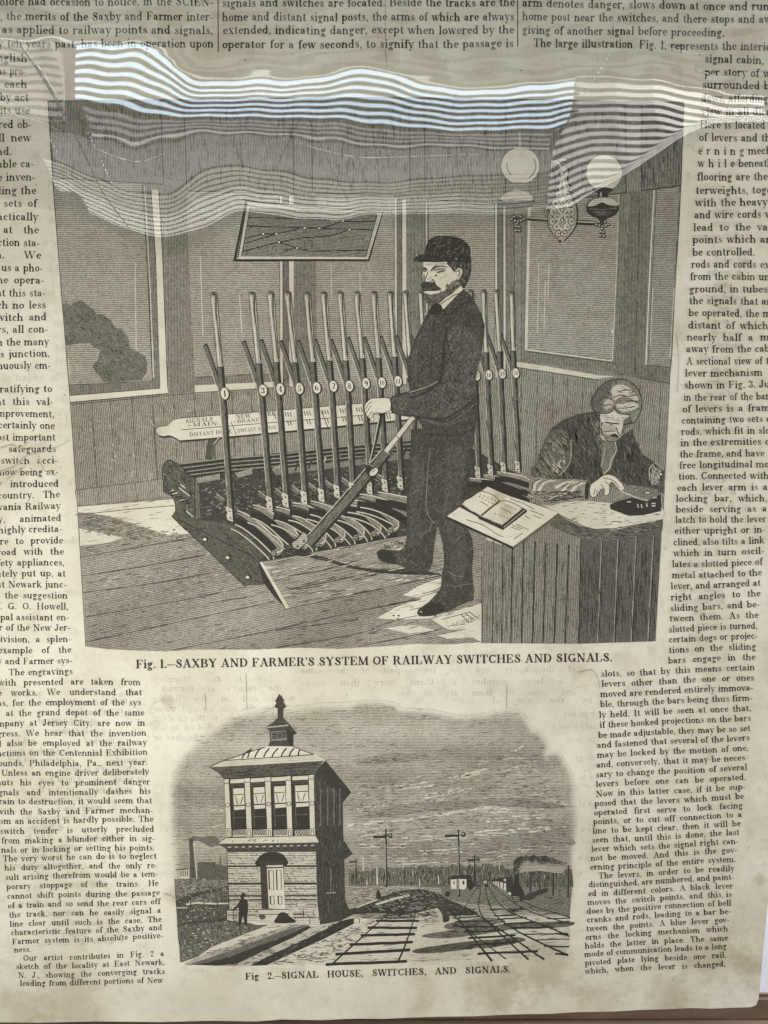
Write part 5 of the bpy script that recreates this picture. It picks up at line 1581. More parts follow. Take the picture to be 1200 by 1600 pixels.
# far background left and right
g = Sub('factory_chimney', E2)
M = T(240, 1300, .1375)
g.fill(sm(M((405, 100), (430, 60), (480, 45), (560, 60), (650, 40), (720, 60), (760, 120), (700, 160), (640, 170), (560, 120), (480, 100)), True, 3), .42, 10, 2)
g.fill(M((400, 70), (450, 75), (470, 340), (490, 530), (410, 530), (415, 330)), .30, 88, 2)
g.line(M((452, 120), (475, 350), (490, 525)), 1.3, .9)
g.fill(M((500, 360), (520, 340), (690, 340), (730, 375), (745, 380), (752, 230), (775, 380), (830, 390), (840, 545), (495, 540)), .36, 80, 2.1)
g.fill(M((290, 430), (405, 425), (400, 525), (295, 525)), .9)
for x in (310, 335, 360, 385):
    g.line(M((x, 440), (x, 505)), 1.4, .15)
g.line(M((250, 430), (405, 420)), 1.4, .25)
g.build()
g = Sub('meadow', E2)
GL1 = M((235, 535), (840, 535), (860, 830), (860, 1010), (1100, 1040), (1164, 1060), (1500, 1050), (1164, 1190), (1050, 1250), (840, 1310), (600, 1380), (330, 1480), (300, 1480), (290, 1290), (275, 1200), (265, 1000), (245, 700))
g.fill(GL1, .40, 15, 2.2)
g.fill(M((240, 545), (840, 545), (850, 620), (700, 660), (560, 690), (400, 760), (260, 800)), .50, 10, 2.3)
g.fill(M((250, 780), (420, 700), (600, 665), (850, 610), (850, 650), (620, 690), (480, 730), (380, 800), (260, 830)), .26, 0, 2)
g.fill(M((260, 830), (860, 820), (860, 1010), (560, 1040), (270, 1070)), .32, 10, 2)
g.scratch(GL1, 500, lambda x, y: random.choice([60, 110, 20]), 7, 1.1, (.1, .3), 30)
g.scratch(GL1, 170, 40, 6, 1.2, (.6, .8), 60)
g.line(M((370, 825), (480, 805), (700, 815), (850, 810)), 2.4, .9)
g.line(M((265, 860), (380, 862)), 2, .75)
for x in (420, 570, 725):
    g.line(M((x, 800), (x, 870)), 1.8, .08)
g.line(M((265, 1070), (450, 1020), (640, 1020), (840, 985)), 1.4, .1)
for q in M((520, 1270), (560, 1250), (610, 1255), (540, 1300), (480, 1180), (590, 1210), (510, 1100), (450, 1150)):
    g.ell(q[0], q[1], 3, 2, .68, line=.8)
g.build()
g = Sub('tree_line', E2)
M = T(540, 1290, 1 / 6)
top = []
x = 545
while x < 898:
    base = 1360 if x < 590 else 1355
    if x > 700:
        base = 1352
    if x > 790:
        base = 1357
    top.append((x, base + random.uniform(-3.5, 3)))
    x += random.uniform(3, 7)
TLP = top + [(896, 1386), (800, 1392), (700, 1388), (640, 1384), (545, 1384)]
g.fill(TLP, .42, 90, 2.2)
g.scratch(TLP, 420, 90, 9, 1.2, (.12, .3), 15)
g.scratch(TLP, 90, 90, 8, .9, (.6, .75), 10)
for (x, y0, y1, w) in ((556.5, 1357, 1383, 2.2), (567, 1338, 1360, 1.6), (589, 1355, 1382, 2.6), (573, 1375, 1383, 1.8), (655.5, 1372, 1384, 1.8), (685, 1367, 1381, 2), (645, 1360, 1368, 1.2), (630, 1340, 1358, 1.1), (780, 1345, 1358, 1.2)):
    g.line([(x, y0), (x + .4, y1)], w * .5, .95, w)
g.build()

# ground and tracks
g = Sub('railway_ground', E2)
GR = [(540, 1384), (640, 1384), (700, 1390), (800, 1392), (894, 1388), (891, 1420), (889, 1435), (890, 1480), (880, 1492), (740, 1500), (500, 1507), (440, 1508), (380, 1507), (290, 1508), (330, 1480), (420, 1445), (520, 1425), (540, 1415)]
g.fill(GR, lambda x, y: .90 if y > 1432 else .66, -4, 2.6, 12)
g.fill([(690, 1386), (894, 1386), (890, 1432), (800, 1418), (740, 1412), (690, 1404)], .48, 10, 2.2)
g.scratch(GR, 260, -4, 14, 1.1, (.25, .55), 8)
g.scratch([(545, 1386), (620, 1386), (640, 1395), (560, 1412), (545, 1412)], 90, -10, 7, 1.2, (.2, .95), 20)
M = T(690, 1310, .175)
for (p, r) in (([(700, 1443), (760, 1434), (790, 1440), (740, 1450), (700, 1452)], .45), ([(660, 1461), (760, 1447), (800, 1452), (700, 1466)], .45), ([(650, 1483), (740, 1470), (780, 1470), (740, 1482), (660, 1490)], .35),
               ([(780, 1444), (888, 1440), (885, 1448), (800, 1452)], .40), ([(790, 1420), (830, 1418), (800, 1428)], .5), ([(740, 1476), (800, 1464), (820, 1470), (760, 1482)], .4)):
    g.fill(sm(p), r, -4, 2.2)
    g.scratch(p, 30, -5, 14, 1.4, (.15, .4), 5)
g.build()
g = Sub('embankment', E2)
M = T(540, 1290, 1 / 6)
EM = sm(M((0, 800), (120, 760), (280, 690), (420, 640), (520, 610), (640, 600), (760, 600), (840, 640), (960, 690), (1060, 740), (1190, 800), (990, 800), (960, 810), (975, 870), (960, 900), (915, 905), (912, 850), (895, 800), (860, 770), (780, 800), (640, 820), (500, 850), (420, 830), (280, 820), (80, 830)), True, 2)
g.fill(EM, .17, 10, 2)
g.scratch(EM, 150, lambda x, y: random.choice([80, 100, 10]), 7, 1.1, (.05, .65), 15)
g.line(sm(M((280, 740), (380, 710), (480, 680), (600, 655)), False), 3.4, .93)
g.line(sm(M((100, 770), (200, 730), (310, 690)), False), 2.4, .9)
g.fill(M((80, 875), (205, 868), (205, 905), (80, 912)), .95)
g.line(M((130, 868), (130, 912)), 1.2, .15)
g.fill(sm(M((640, 850), (700, 810), (850, 780), (890, 800), (905, 900), (820, 930), (700, 920)), True, 2), .84)
g.scratch(M((640, 850), (850, 790), (900, 900), (700, 915)), 30, -3, 10, 1, .2, 6)
for k in range(4):
    g.line(sm(M((400 + k * 60, 600 + k * 5), (520 + k * 45, 650), (600 + k * 30, 700)), False), 1.2, .1)
g.fill(sm(M((285, 660), (290, 620), (305, 600), (320, 620), (335, 655), (330, 690), (290, 690)), True, 2), .15)
DG = M((820, 620), (960, 690), (1190, 790), (1240, 830), (1100, 840), (1000, 830), (930, 860), (860, 770), (760, 790))
g.fill(sm(DG, True, 2), .24, 12, 2)
g.scratch(DG, 60, 12, 8, 1.0, (.05, .6), 20)
for k in range(9):
    x = 470 + k * 60
    g.line(M((x, 600 + abs(k - 4) * 6), (x + 60, 640 + k * 6)), 1.0, .55)
g.scratch(M((80, 830), (420, 830), (640, 820), (860, 780), (880, 830), (640, 870), (300, 880), (90, 870)), 120, 0, 9, 1.3, (.1, .5), 15)
g.scratch(M((130, 770), (420, 650), (640, 610), (840, 650), (900, 760), (640, 800), (300, 800)), 120, lambda x, y: 12 if x < 620 else -14, 8, .9, (.5, .75), 14)
g.build()


def track(railsL, ties, name='railway_track'):
    g = Sub(name, E2)
    for (a, b, w) in ties:
        m = 6
        pts = [(a[0] + (b[0] - a[0]) * i / m, a[1] + (b[1] - a[1]) * i / m + random.uniform(-.35, .35)) for i in range(m + 1)]
        g.line(pts, w, .10)
    for (p, w0, w1) in railsL:
        g.line(sm(p, False, 3), w0, .05, w1)
    g.build()


M = T(540, 1290, 1 / 6)
ties = [(M((385, 870), (690, 858)), 1.6), (M((285, 893), (690, 893)), 3.6), (M((205, 958), (670, 958)), 4), (M((140, 1030), (650, 1018)), 4.2), (M((35, 1115), (630, 1092)), 4.4)]
tl = [(p[0], p[1], w) for p, w in ties] + [((524, 1491), (641, 1484), 4.6), ((509, 1507), (636, 1502), 4.6)]
track([([(609, 1425), (585, 1447), (545, 1483), (517, 1508)], 1.4, 3.0), ([(650, 1425), (643, 1448), (632, 1480), (622, 1502)], 1.4, 3.2)], tl)
M = T(690, 1310, .175)
ty = lambda rows: [(p[0], p[1], w) for p, w in ((M((a, b), (c, d)), w) for a, b, c, d, w in rows)]
track([(M((80, 655), (180, 760), (300, 910), (450, 1095)), 1.6, 3.6), (M((190, 600), (280, 660), (360, 710), (480, 790), (640, 890), (780, 990), (915, 1082)), 1.4, 3.0),
       (M((180, 660), (160, 720), (220, 800), (340, 900), (575, 1078)), 1.2, 2.0)],
      ty(((60, 640, 260, 640, 1.6), (80, 683, 290, 675, 2.0), (100, 712, 340, 700, 2.0), (120, 745, 440, 735, 2.2), (165, 793, 500, 785, 2.6), (200, 835, 560, 820, 2.6), (240, 890, 660, 865, 3.2), (265, 952, 660, 930, 3.2), (320, 1030, 860, 1008, 3.6))))
track([(M((340, 420), (345, 500), (330, 590), (360, 690), (480, 810), (640, 960), (775, 1082)), .9, 3.0), (M((390, 400), (400, 500), (440, 620), (520, 720), (680, 830), (880, 930), (1130, 1045)), 1.0, 3.0),
       (M((330, 420), (250, 540), (180, 660)), .9, 1.2)],
      ty(((430, 635, 560, 632, 1.6), (465, 690, 660, 685, 2), (495, 722, 760, 708, 2), (550, 765, 850, 745, 2.4), (620, 798, 1000, 795, 2.6), (735, 855, 1130, 850, 2.0), (820, 905, 1140, 900, 1.6), (915, 962, 1140, 968, 2.4), (1015, 1030, 1120, 1040, 3))))
track([(M((395, 400), (500, 560), (600, 650), (760, 720), (950, 790), (1140, 875)), .9, 2.6), (M((430, 400), (600, 540), (700, 610), (860, 680), (1000, 720), (1150, 765)), .9, 2.0), (M((720, 560), (860, 620), (1000, 660), (1145, 705)), 1.0, 1.8)],
      ty(((945, 718, 1150, 712, 1.6), (1020, 748, 1140, 740, 1.4), (1040, 850, 1130, 860, 3))))

# signal posts
for (x, yt, yb, arm_y, ax, w, lamp) in ((603, 1295, 1386, 1308, 583, 3.2, 1), (716.5, 1296, 1401, 1306, 695, 3.4, 1), (556.3, 1341, 1383, 1347, 545, 1.8, 0), (741.5, 1336, 1381, 1344.5, 730.5, 2.4, 1)):
    g = Sub('signal_post', E2)
    g.line([(x, yt), (x + .3, (yt + yb) / 2), (x + .8, yb)], w * .7, .12, w * 1.1)
    if w > 3:
        g.line([(x - .6, yt + 25), (x - .4, yb - 3)], .9, .75)
    g.line([(ax, arm_y), (x, arm_y - .5)], w * 1.25, .18)
    g.line([(x, arm_y - 2), (x + 3.5 * w * .5, arm_y - 2)], 1.4, .15)
    if lamp:
        g.ell(x + 2.2 * w, arm_y - 2, 1.1 * w, 1.2 * w, .15)
        g.ell(x + 2.0 * w, arm_y - 3, .4 * w, .5 * w, .8)
    g.build()
for (x, y0, y1) in ((844, 1359, 1392), (865, 1353, 1400), (888.5, 1352, 1402), (830, 1362, 1394)):
    g = Sub('telegraph_pole', E2)
    g.line([(x, y0), (x - 1, y1)], 1.4, .12, 2.4)
    g.line([(x - 4, y0 + 3), (x + 4, y0 + 2.5)], 1.2, .15)
    g.build()

# hut, train, smoke
g = Sub('trackside_hut', E2)
g.fill(M((82, 365), (135, 365), (132, 452), (85, 452)), .97)
g.fill(M((155, 362), (222, 362), (222, 430), (205, 455), (158, 452)), .97)
g.fill(sm(M((75, 355), (90, 335), (240, 325), (262, 350), (235, 365), (150, 362), (90, 368)), True, 2), .18)
g.line(M((112, 380), (112, 412)), 1.8, .1)
g.line(M((195, 378), (195, 412)), 3, .1)
g.fill(M((222, 365), (255, 360), (300, 420), (255, 470), (225, 430)), .15)
g.fill(sm(M((30, 500), (45, 470), (70, 480), (72, 510), (40, 520))), .12)
g.build()
g = Sub('smoke_plume', E2)
g.fill(sm(M((690, 300), (760, 250), (880, 235), (1000, 250), (1100, 270), (1060, 310), (960, 300), (860, 290), (760, 300))), .74, 0, 2.4)
for (x, y, a_, b_, r) in ((668, 330, 20, 34, .18), (662, 280, 24, 38, .22), (672, 230, 32, 36, .16), (705, 190, 42, 32, .2), (760, 178, 44, 26, .28), (815, 180, 40, 28, .18), (868, 188, 44, 30, .24), (925, 182, 40, 30, .15), (975, 196, 44, 26, .26), (1035, 214, 48, 20, .36), (900, 215, 40, 18, .4), (1090, 226, 36, 14, .5)):
    p = []
    for i in range(12):
        t = i * math.pi / 6
        k = random.uniform(.72, 1.2)
        p.append(M((x + a_ * k * math.cos(t), y + b_ * k * math.sin(t)))[0])
    g.fill(sm(p, True, 2), r, random.uniform(0, 90), 2)
g.scratch(M((640, 340), (650, 220), (720, 165), (930, 155), (1080, 215), (1000, 235), (860, 220), (740, 215), (695, 270), (690, 340)), 90, lambda x, y: random.choice([20, 60, 110]), 5, .9, (.05, .7), 40)
g.build()
g = Sub('steam_train', E2)
g.fill(M((440, 370), (560, 345), (640, 350), (640, 480), (600, 480), (540, 440)), .2)
for (x0, x1, y0, y1) in ((460, 470, 385, 410), (480, 492, 382, 425), (500, 514, 385, 438), (525, 545, 390, 452), (555, 575, 400, 470)):
    g.fill(M((x0, y0), (x1, y0), (x1, y1), (x0, y1 - 8)), .95)
g.fill(sm(M((620, 480), (640, 400), (655, 330), (690, 320), (695, 400), (720, 450), (740, 500), (720, 560), (650, 565), (630, 540))), .10)
g.fill(M((630, 515), (700, 520), (700, 560), (640, 562)), .45)
g.ell(*M((608, 493))[0], 2.8, 2.8, .95, line=.8)
g.ell(*M((565, 372))[0], 2, 2, .9)
g.fill(sm(M((730, 545), (760, 500), (850, 470), (940, 440), (940, 480), (860, 510), (800, 550))), .22)
g.fill(M((370, 375), (405, 375), (405, 405), (372, 405)), .80)
g.outline(M((370, 375), (405, 375), (405, 405), (372, 405)), 1.2, .1)
g.build('steam train with white windowed coaches approaching')

# timber baulks in front
M = T(320, 1290, .2)
g = Sub('gravel_bank', E2)
GB = M((-120, 1085), (200, 1030), (500, 920), (830, 800), (1060, 745), (1165, 720), (900, 880), (480, 1090), (200, 1100))
g.fill(GB, .80, -18, 2.6)
g.scratch(GB, 120, -15, 11, 1.2, (.1, .5), 20)
g.scratch([(420, 1507), (520, 1462), (560, 1440), (590, 1440), (540, 1480), (510, 1503)], 130, -8, 8, 1.2, (.1, .45), 25)
g.build()
g = Sub('timber_baulk', E2)
g.fill(M((-155, 1085), (0, 1000), (160, 960), (300, 900), (500, 830), (650, 780), (780, 755), (830, 795), (700, 870), (450, 985), (250, 1080), (100, 1095)), .17, -22, 2)
g.fill(M((-155, 1078), (0, 1000), (160, 960), (300, 900), (500, 830), (650, 780), (780, 755), (792, 768), (600, 825), (400, 900), (200, 975), (0, 1045), (-150, 1092)), .74, -22, 2.2)
g.fill(M((-140, 1092), (0, 1045), (200, 975), (400, 900), (600, 825), (790, 770), (810, 785), (560, 890), (330, 972), (200, 1025), (0, 1075)), .40, -22, 2.2)
g.scratch(M((0, 1000), (400, 860), (780, 755), (600, 825), (200, 975), (0, 1045)), 50, -20, 10, .9, (.1, .4), 5)
g.build()
g = Sub('timber_baulk', E2)
P = M((350, 1095), (560, 990), (800, 880), (960, 800), (1060, 745), (1165, 722), (1165, 765), (1100, 800), (900, 900), (700, 990), (480, 1092))
g.fill(P, .15, -25, 2)
g.scratch(P, 50, -25, 14, 1, (.05, .5), 5)
g.build()

# the signal house
g = Sub('signal_house', E2)
M = T(320, 1080, .2)
M2 = T(320, 1290, .2)
SIDE = M((860, 640), (940, 540), (1145, 790), (1078, 870), (1082, 1180)) + M2((1085, 120), (1150, 225), (1090, 260), (1095, 580), (1130, 660), (1170, 690), (1060, 745), (900, 775), (880, 600), (870, 200), (890, 130), (865, 60))
g.fill(SIDE, .22, 85, 2.1)
g.scratch(SIDE, 300, 85, 12, 1.0, (.05, .42), 8)
g.fill(M((930, 545), (955, 555), (1145, 790), (1085, 860), (1050, 800), (860, 640)), .17, 40, 2)
for x in (905, 960, 1010, 1055):
    g.line(M((x, 760), (x, 1050)), 1.6, .45)
g.line(M2((985, 330), (985, 520)), 1.4, .48)
g.line(M2((950, 527), (1025, 525)), 1.4, .7)
g.line(M2((1085, 120), (1152, 222), (1090, 262)), 1.2, .08)
# cupola
g.fill(M((582, 22), (622, 75), (612, 85), (638, 120), (615, 140), (612, 205), (660, 255), (722, 330), (692, 340), (692, 435), (490, 435), (510, 395), (505, 310), (470, 285), (530, 245), (570, 205), (568, 135), (542, 125), (560, 90), (548, 78)), .24, 30, 2)
g.fill(M((640, 300), (722, 332), (690, 342), (690, 435), (655, 415)), .12)
g.fill(M((520, 320), (632, 310), (636, 370), (522, 378)), .30)
g.outline(M((520, 320), (632, 310), (636, 370), (522, 378)), 1.1, .62)
g.line(M((480, 285), (560, 275), (655, 265)), 2.0, .72)
g.line(M((510, 385), (640, 378)), 1.6, .55)
g.scratch(M((520, 320), (632, 310), (636, 370), (522, 378)), 20, 30, 4, 1, (.05, .5), 60)
# roof
RF = M((145, 542), (240, 512), (380, 465), (500, 430), (690, 432), (760, 460), (855, 492), (940, 540), (870, 618), (860, 640), (820, 655), (150, 690), (100, 640), (30, 595))
g.fill(RF, .95)
g.fill(M((30, 595), (400, 575), (900, 545), (930, 540), (862, 640), (855, 655), (150, 690), (105, 640)), .33, -3, 2)
g.scratch(M((60, 600), (900, 560), (855, 640), (160, 680), (110, 640)), 120, -3, 12, 1.2, (.08, .4), 5)
g.line(M((155, 690), (500, 668), (855, 650)), 2.2, .05)
g.fill(M((38, 592), (148, 543), (850, 498), (925, 540), (500, 565)), .88, -3, 3)
g.line(M((145, 542), (500, 520), (850, 495)), 1.3, .1)
g.line(M((30, 594), (145, 542), (240, 512), (380, 465), (470, 438)), 1.3, .05)
for k, (a, b) in enumerate(((290, 345), (335, 360), (390, 430), (460, 500), (525, 570), (598, 635), (660, 695), (730, 745))):
    g.line(sm(M((a, 525 - k * 3), (a + (b - a) * .4, 490 - k * 3), (b + (5 if k < 7 else 0), 445 + (15 if k in (0, 7) else 0))), False), 2.2, .08)
g.line(M((690, 432), (760, 460), (850, 494)), 1.2, .1)
# upper storey: posts, windows, balustrade
g.fill(M((150, 690), (855, 652), (868, 1135), (165, 1150)), .10)
for (x0, x1, xb0, xb1) in ((152, 186, 166, 205), (310, 350, 328, 366), (470, 512, 488, 522), (630, 670, 645, 682), (812, 850, 822, 860)):
    g.fill(M((x0, 690 - (x0 - 150) * .05), (x1, 688 - (x1 - 150) * .05), (xb1, 1072), (xb0, 1074)), .93)
    g.line(M((x0, 720 - (x0 - 150) * .05), (x1, 718 - (x0 - 150) * .05)), 1.1, .1)
    cxy = M(((x0 + x1) / 2 + 8, 890 - (x0 - 150) * .022))[0]
    g.ell(cxy[0], cxy[1], 3, 3, .95, line=1)
    g.fill(M((xb0 - 2, 1078), (xb1 + 2, 1076), (xb1 + 2, 1135), (xb0, 1140)), .92)
    g.outline(M((xb0 + 8, 1090), (xb1 - 8, 1088), (xb1 - 8, 1125), (xb0 + 8, 1128)), 1.1, .1)
for (x0, x1, t) in ((200, 308, 690), (358, 468, 682), (520, 630, 674), (684, 808, 666)):
    g.fill(M((x0, t), (x1, t - 6), (x1, t + 24), (x0, t + 30)), .93)
    g.fill(M((x0 - 4, t + 32), (x1 + 2, t + 26), (x1 + 8, t + 55), (x0, t + 60)), .25)
    g.fill(M((x0 + 20, t + 72), (x1 - 2, t + 66), (x1 + 4, t + 232), (x0 + 30, t + 240)), .94)
    g.line(M((x0 + 22, t + 120), (x1, t + 114)), 1.2, .1)
    g.line(M((x0 + 26, t + 205), (x1 + 2, t + 200)), 2.0, .1)
    g.line(M((x0 + 40, t + 130), (x0 + 55, t + 195)), 1.2, .15)
    g.line(M((x0 + 100, t + 130), (x0 + 80, t + 190)), 1.2, .15)
    g.line(M((x0 + 18, t + 60), (x0 + 30, 1060)), 1.4, .35)
    g.line(M((x0 + 20, t + 300), (x1, t + 296)), 1.3, .4)
    g.fill(M((x0 + 20, 1085), (x1 + 18, 1080), (x1 + 18, 1118), (x0 + 20, 1122)), .88)
    for k in range(5):
        xx = x0 + 24 + k * (x1 - x0 - 10) / 5
        g.line(M((xx, 1086), (xx + 20, 1118)), 1.1, .1)
        g.line(M((xx + 20, 1084), (xx, 1118)), 1.1, .1)
    g.fill(M((x0 + 18, 1126), (x1 + 18, 1122), (x1 + 18, 1134), (x0 + 18, 1138)), .9)
# skirt cornice
g.fill(M2((100, 140), (165, 95), (865, 78), (895, 130), (560, 138)), .93)
g.line(M2((100, 140), (165, 95), (865, 78), (895, 130)), 1.1, .1)
g.fill(M2((100, 142), (890, 132), (885, 180), (865, 205), (175, 210), (165, 180)), .26, 0, 2)
for k in range(13):
    g.line(M2((180 + k * 54, 170 - k * 1.2), (205 + k * 54, 168 - k * 1.2)), 1.8, .8)
    g.line(M2((195 + k * 54, 182 - k * 1.2), (200 + k * 54, 196 - k * 1.2)), 3, .05)
g.scratch(M2((200, 110), (600, 95), (600, 130), (180, 135)), 16, -55, 6, 1, .2, 20)
# stone lower storey
LOW = M2((172, 208), (865, 205), (878, 600), (890, 690), (895, 778), (830, 780), (175, 740), (175, 670), (188, 660))
g.fill(LOW, .84, 0, 3)
for k in range(26):
    y = 215 + k * 20
    if y > 720:
        break
    x = 180
    while x < 860:
        L = random.uniform(25, 90)
        if random.random() < .85:
            g.line(M2((x, y + random.uniform(-2, 2)), (min(x + L, 872), y + random.uniform(-2, 2))), random.uniform(.7, 1.2), random.uniform(.15, .45))
        if random.random() < .6:
            g.line(M2((x + L, y), (x + L, y + 18)), .9, .3)
        x += L + random.uniform(6, 22)
for (y, w) in ((318, 2.4), (455, 3.0), (548, 1.8), (582, 1.8)):
    g.line(M2((178, y), (872, y - 2)), w, .06)
g.line(M2((172, 208), (190, 660)), 1.3, .2)
for p in (((190, 660), (410, 655)), ((180, 700), (400, 700)), ((640, 690), (770, 690)), ((690, 720), (890, 715)), ((770, 660), (770, 715)), ((820, 725), (820, 770)), ((425, 655), (420, 730))):
    g.line(M2(*p), 1.2, .15)
# door
g.fill(sm(M2((405, 310), (410, 265), (440, 230), (480, 210), (540, 205), (590, 215), (625, 240), (640, 310)), True, 3), .13)
g.fill(M2((430, 280), (615, 280), (628, 650), (445, 650)), .22, 88, 2)
g.fill(M2((482, 312), (610, 308), (612, 322), (482, 325)), .9)
g.fill(M2((485, 335), (612, 332), (628, 650), (500, 648)), .95)
for (x0, y0, x1, y1) in ((500, 350, 535, 500), (560, 348, 595, 500), (510, 552, 540, 615), (572, 552, 600, 615)):
    g.outline(M2((x0, y0), (x1, y0), (x1 + 4, y1), (x0 + 5, y1)), 1.2, .1)
    g.line(M2((x0, y0), (x0 + 5, y1)), 2.0, .05)
g.fill(M2((415, 655), (650, 655), (690, 690), (700, 750), (410, 745)), .88)
g.outline(M2((415, 655), (660, 655), (660, 690), (415, 695)), 1.1, .15)
g.fill(sm(M2((550, 760), (565, 710), (590, 680), (630, 680), (665, 710), (710, 755))), .10)
g.fill(sm(M2((420, 700), (460, 695), (475, 720), (440, 735))), .3)
g.build('two-storey signal house with a cupola and sash windows')
g = Sub('person', E2)
M = T(240, 1300, .1375)
g.fill(sm(M((975, 730), (1000, 715), (1000, 695), (1035, 690), (1042, 718), (1065, 728), (1030, 740), (1030, 765), (1065, 780), (1075, 880), (1065, 940), (1060, 1060), (1035, 1060), (1015, 950), (990, 1060), (960, 1055), (970, 920), (965, 860), (915, 890), (895, 880), (950, 830), (985, 770), (990, 745)), True, 2), .07)
g.line(M((905, 885), (915, 1020)), 1.5, .08)
g.line(M((940, 900), (935, 1040)), 1.0, .2)
g.build('small man in a hat with a stick standing by the signal house')

# ------------------------------------------------------------------ crinkled clear film over the top of the page
def curve(pts):
    xs = np.array([p[0] for p in pts], float)
    ys = np.array([p[1] for p in pts], float)

    def f(x):
        # smoothed piecewise-linear
        x = np.asarray(x, float)
        return sum(np.interp(x + d, xs, ys) for d in (-14, -7, 0, 7, 14)) / 5
    return f


t0 = curve([(-60, 72), (60, 76), (103, 77), (150, 77), (205, 76), (230, 81), (253, 97), (277, 121), (300, 134), (333, 136), (400, 130), (443, 134), (500, 128), (545, 117), (575, 113), (600, 119), (633, 130), (673, 142), (733, 149), (800, 145), (833, 142), (900, 135), (950, 136), (1033, 138), (1083, 150), (1130, 160), (1260, 165)])
t7 = curve([(-60, 150), (60, 152), (127, 154), (187, 163), (233, 176), (267, 182), (333, 182), (400, 182), (467, 183), (533, 184), (560, 190), (633, 197), (700, 203), (733, 204), (800, 202), (867, 199), (950, 196), (1033, 178), (1083, 172), (1130, 170), (1260, 170)])
t10 = curve([(-60, 190), (60, 195), (137, 203), (180, 214), (220, 219), (267, 207), (300, 201), (400, 205), (467, 210), (533, 214), (560, 221), (600, 226), (700, 224), (800, 229), (867, 230), (950, 222), (1033, 192), (1083, 180), (1130, 173), (1260, 173)])
t13 = curve([(-60, 230), (60, 240), (130, 268), (180, 290), (233, 305), (280, 300), (310, 272), (330, 256), (367, 258), (430, 265), (500, 280), (600, 286), (700, 276), (800, 272), (867, 268), (950, 240), (1033, 203), (1083, 184), (1130, 177), (1260, 176)])
tB = curve([(-60, 275), (40, 290), (100, 305), (150, 335), (200, 354), (233, 368), (283, 368), (317, 357), (377, 324), (400, 330), (467, 340), (533, 343), (567, 333), (633, 333), (733, 331), (773, 335), (837, 328), (900, 317), (927, 296), (973, 267), (1013, 240), (1063, 204), (1110, 185), (1147, 182), (1260, 182)])


def build_film():
    us = np.arange(-40, 1250, 4.0)
    vs = np.arange(-50, 400, 1.5)
    c, s = math.cos(TILT), math.sin(TILT)
    H0 = .0062
    U, V = np.meshgrid(us, vs)
    P = unproject(U, V, np.full(U.shape, H0))
    X, Z = P[..., 0], P[..., 2]
    a0, a7, a10, a13, aB = [f(us) for f in (t0, t7, t10, t13, tB)]
    a7 = np.maximum(a7, a0 + 6)
    a10 = np.maximum(a10, a7 + 2)
    a13 = np.maximum(a13, a10 + 2)
    aB = np.maximum(aB, a13 + 3)
    Sf = np.zeros(U.shape)
    for j in range(len(us)):
        w = max(0.0, min(1.0, (us[j] - 860) / 60))            # towards the right window the gaps run evenly
        top = -3.6 if us[j] < 900 else -3.6
        kv = np.array([-60, a0[j] - 60, a0[j] - 13, a0[j], a7[j], a10[j], a13[j], aB[j], aB[j] + 7, aB[j] + 60])
        ks = np.array([-8.5, -5.2, -.85, .5, 6.55, 9.9, 13.2, 21.7, 23.4, 30.0])
        k2 = .5 + (kv - a0[j]) * .122
        k2 = np.where(kv <= a0[j], ks, np.where(kv > aB[j], ks + np.minimum(0, 0), np.minimum(k2, 21.7)))
        Sf[:, j] = np.interp(vs, kv, ks * (1 - w) + k2 * w)
    # ripples: gentle everywhere, stronger above the stripes
    rip = .28 * np.sin(U * .021 + V * .11) + .2 * np.sin(U * .05 - V * .07 + 1.3) + .16 * np.sin(U * .013 + V * .31)
    A0 = np.tile(a0, (len(vs), 1))
    up = np.clip((A0 - 8 - V) / 20, 0, 1)
    Sf += rip * (.16 + 1.84 * up) + .10 * np.sin(U * .09 + V * .02) * (1 - up)
    # smooth a little down the columns
    for _ in range(2):
        Sf[1:-1] = (Sf[:-2] + 2 * Sf[1:-1] + Sf[2:]) / 4
        Sf[:, 1:-1] = (Sf[:, :-2] + 2 * Sf[:, 1:-1] + Sf[:, 2:]) / 4
    Zt = CAM.z + (-YW) * (T0 - TP * Sf)
    e_out = np.arctan((Zt - Z) / (-YW))
    e_in = np.arctan2(Z - CAM.z, (-H0 - CAM.y))
    beta = (e_out - e_in) / 2
    hz = -np.tan(beta)
    H = np.zeros(U.shape)
    dz = np.diff(Z, axis=0)
    H[1:] = np.cumsum(hz[:-1] * dz, axis=0)
    i0 = int(np.argmin(abs(vs - 160)))
    H -= H[i0:i0 + 1] * 1.0
    # tilt each column back to a common height at the middle of the striped zone
    print('FILM height range mm', H.min() * 1e3, H.max() * 1e3, 'hx max', np.abs(np.diff(H, axis=1) / np.diff(X, axis=1)).max())
    Y = -(H0 + H)
    n, m = U.shape
    verts = np.stack([X, Y, Z], -1).reshape(-1, 3)
    # the film lies on the page again just below the mirrored windows: its edge follows that line
    lim = aB + 26 + 5 * np.sin(us * .03)
    faces = []
    for i in range(n - 1):
        for j in range(m - 1):
            if vs[i + 1] < lim[j]:
                k = i * m + j
                faces.append((k, k + 1, k + m + 1, k + m))
    used = np.unique(np.array(faces).ravel())
    remap = -np.ones(len(verts), int)
    remap[used] = np.arange(len(used))
    me = bpy.data.meshes.new('plastic_film')
    me.from_pydata(verts[used].tolist(), [], remap[np.array(faces)].tolist())
    for p in me.polygons:
        p.use_smooth = True
    o = link('plastic_film', me, None, M_FILM)
    thing(o, 'rippled clear plastic film over the top of the page mirroring striped window blinds', 'plastic film')

    def surf(u, v):
        j = int(np.clip(round((u - us[0]) / 4.0), 0, m - 1))
        i = int(np.clip(round((v - vs[0]) / 1.5), 0, n - 1))
        return float(-Y[i, j])
    return o, surf


film, surf = build_film()


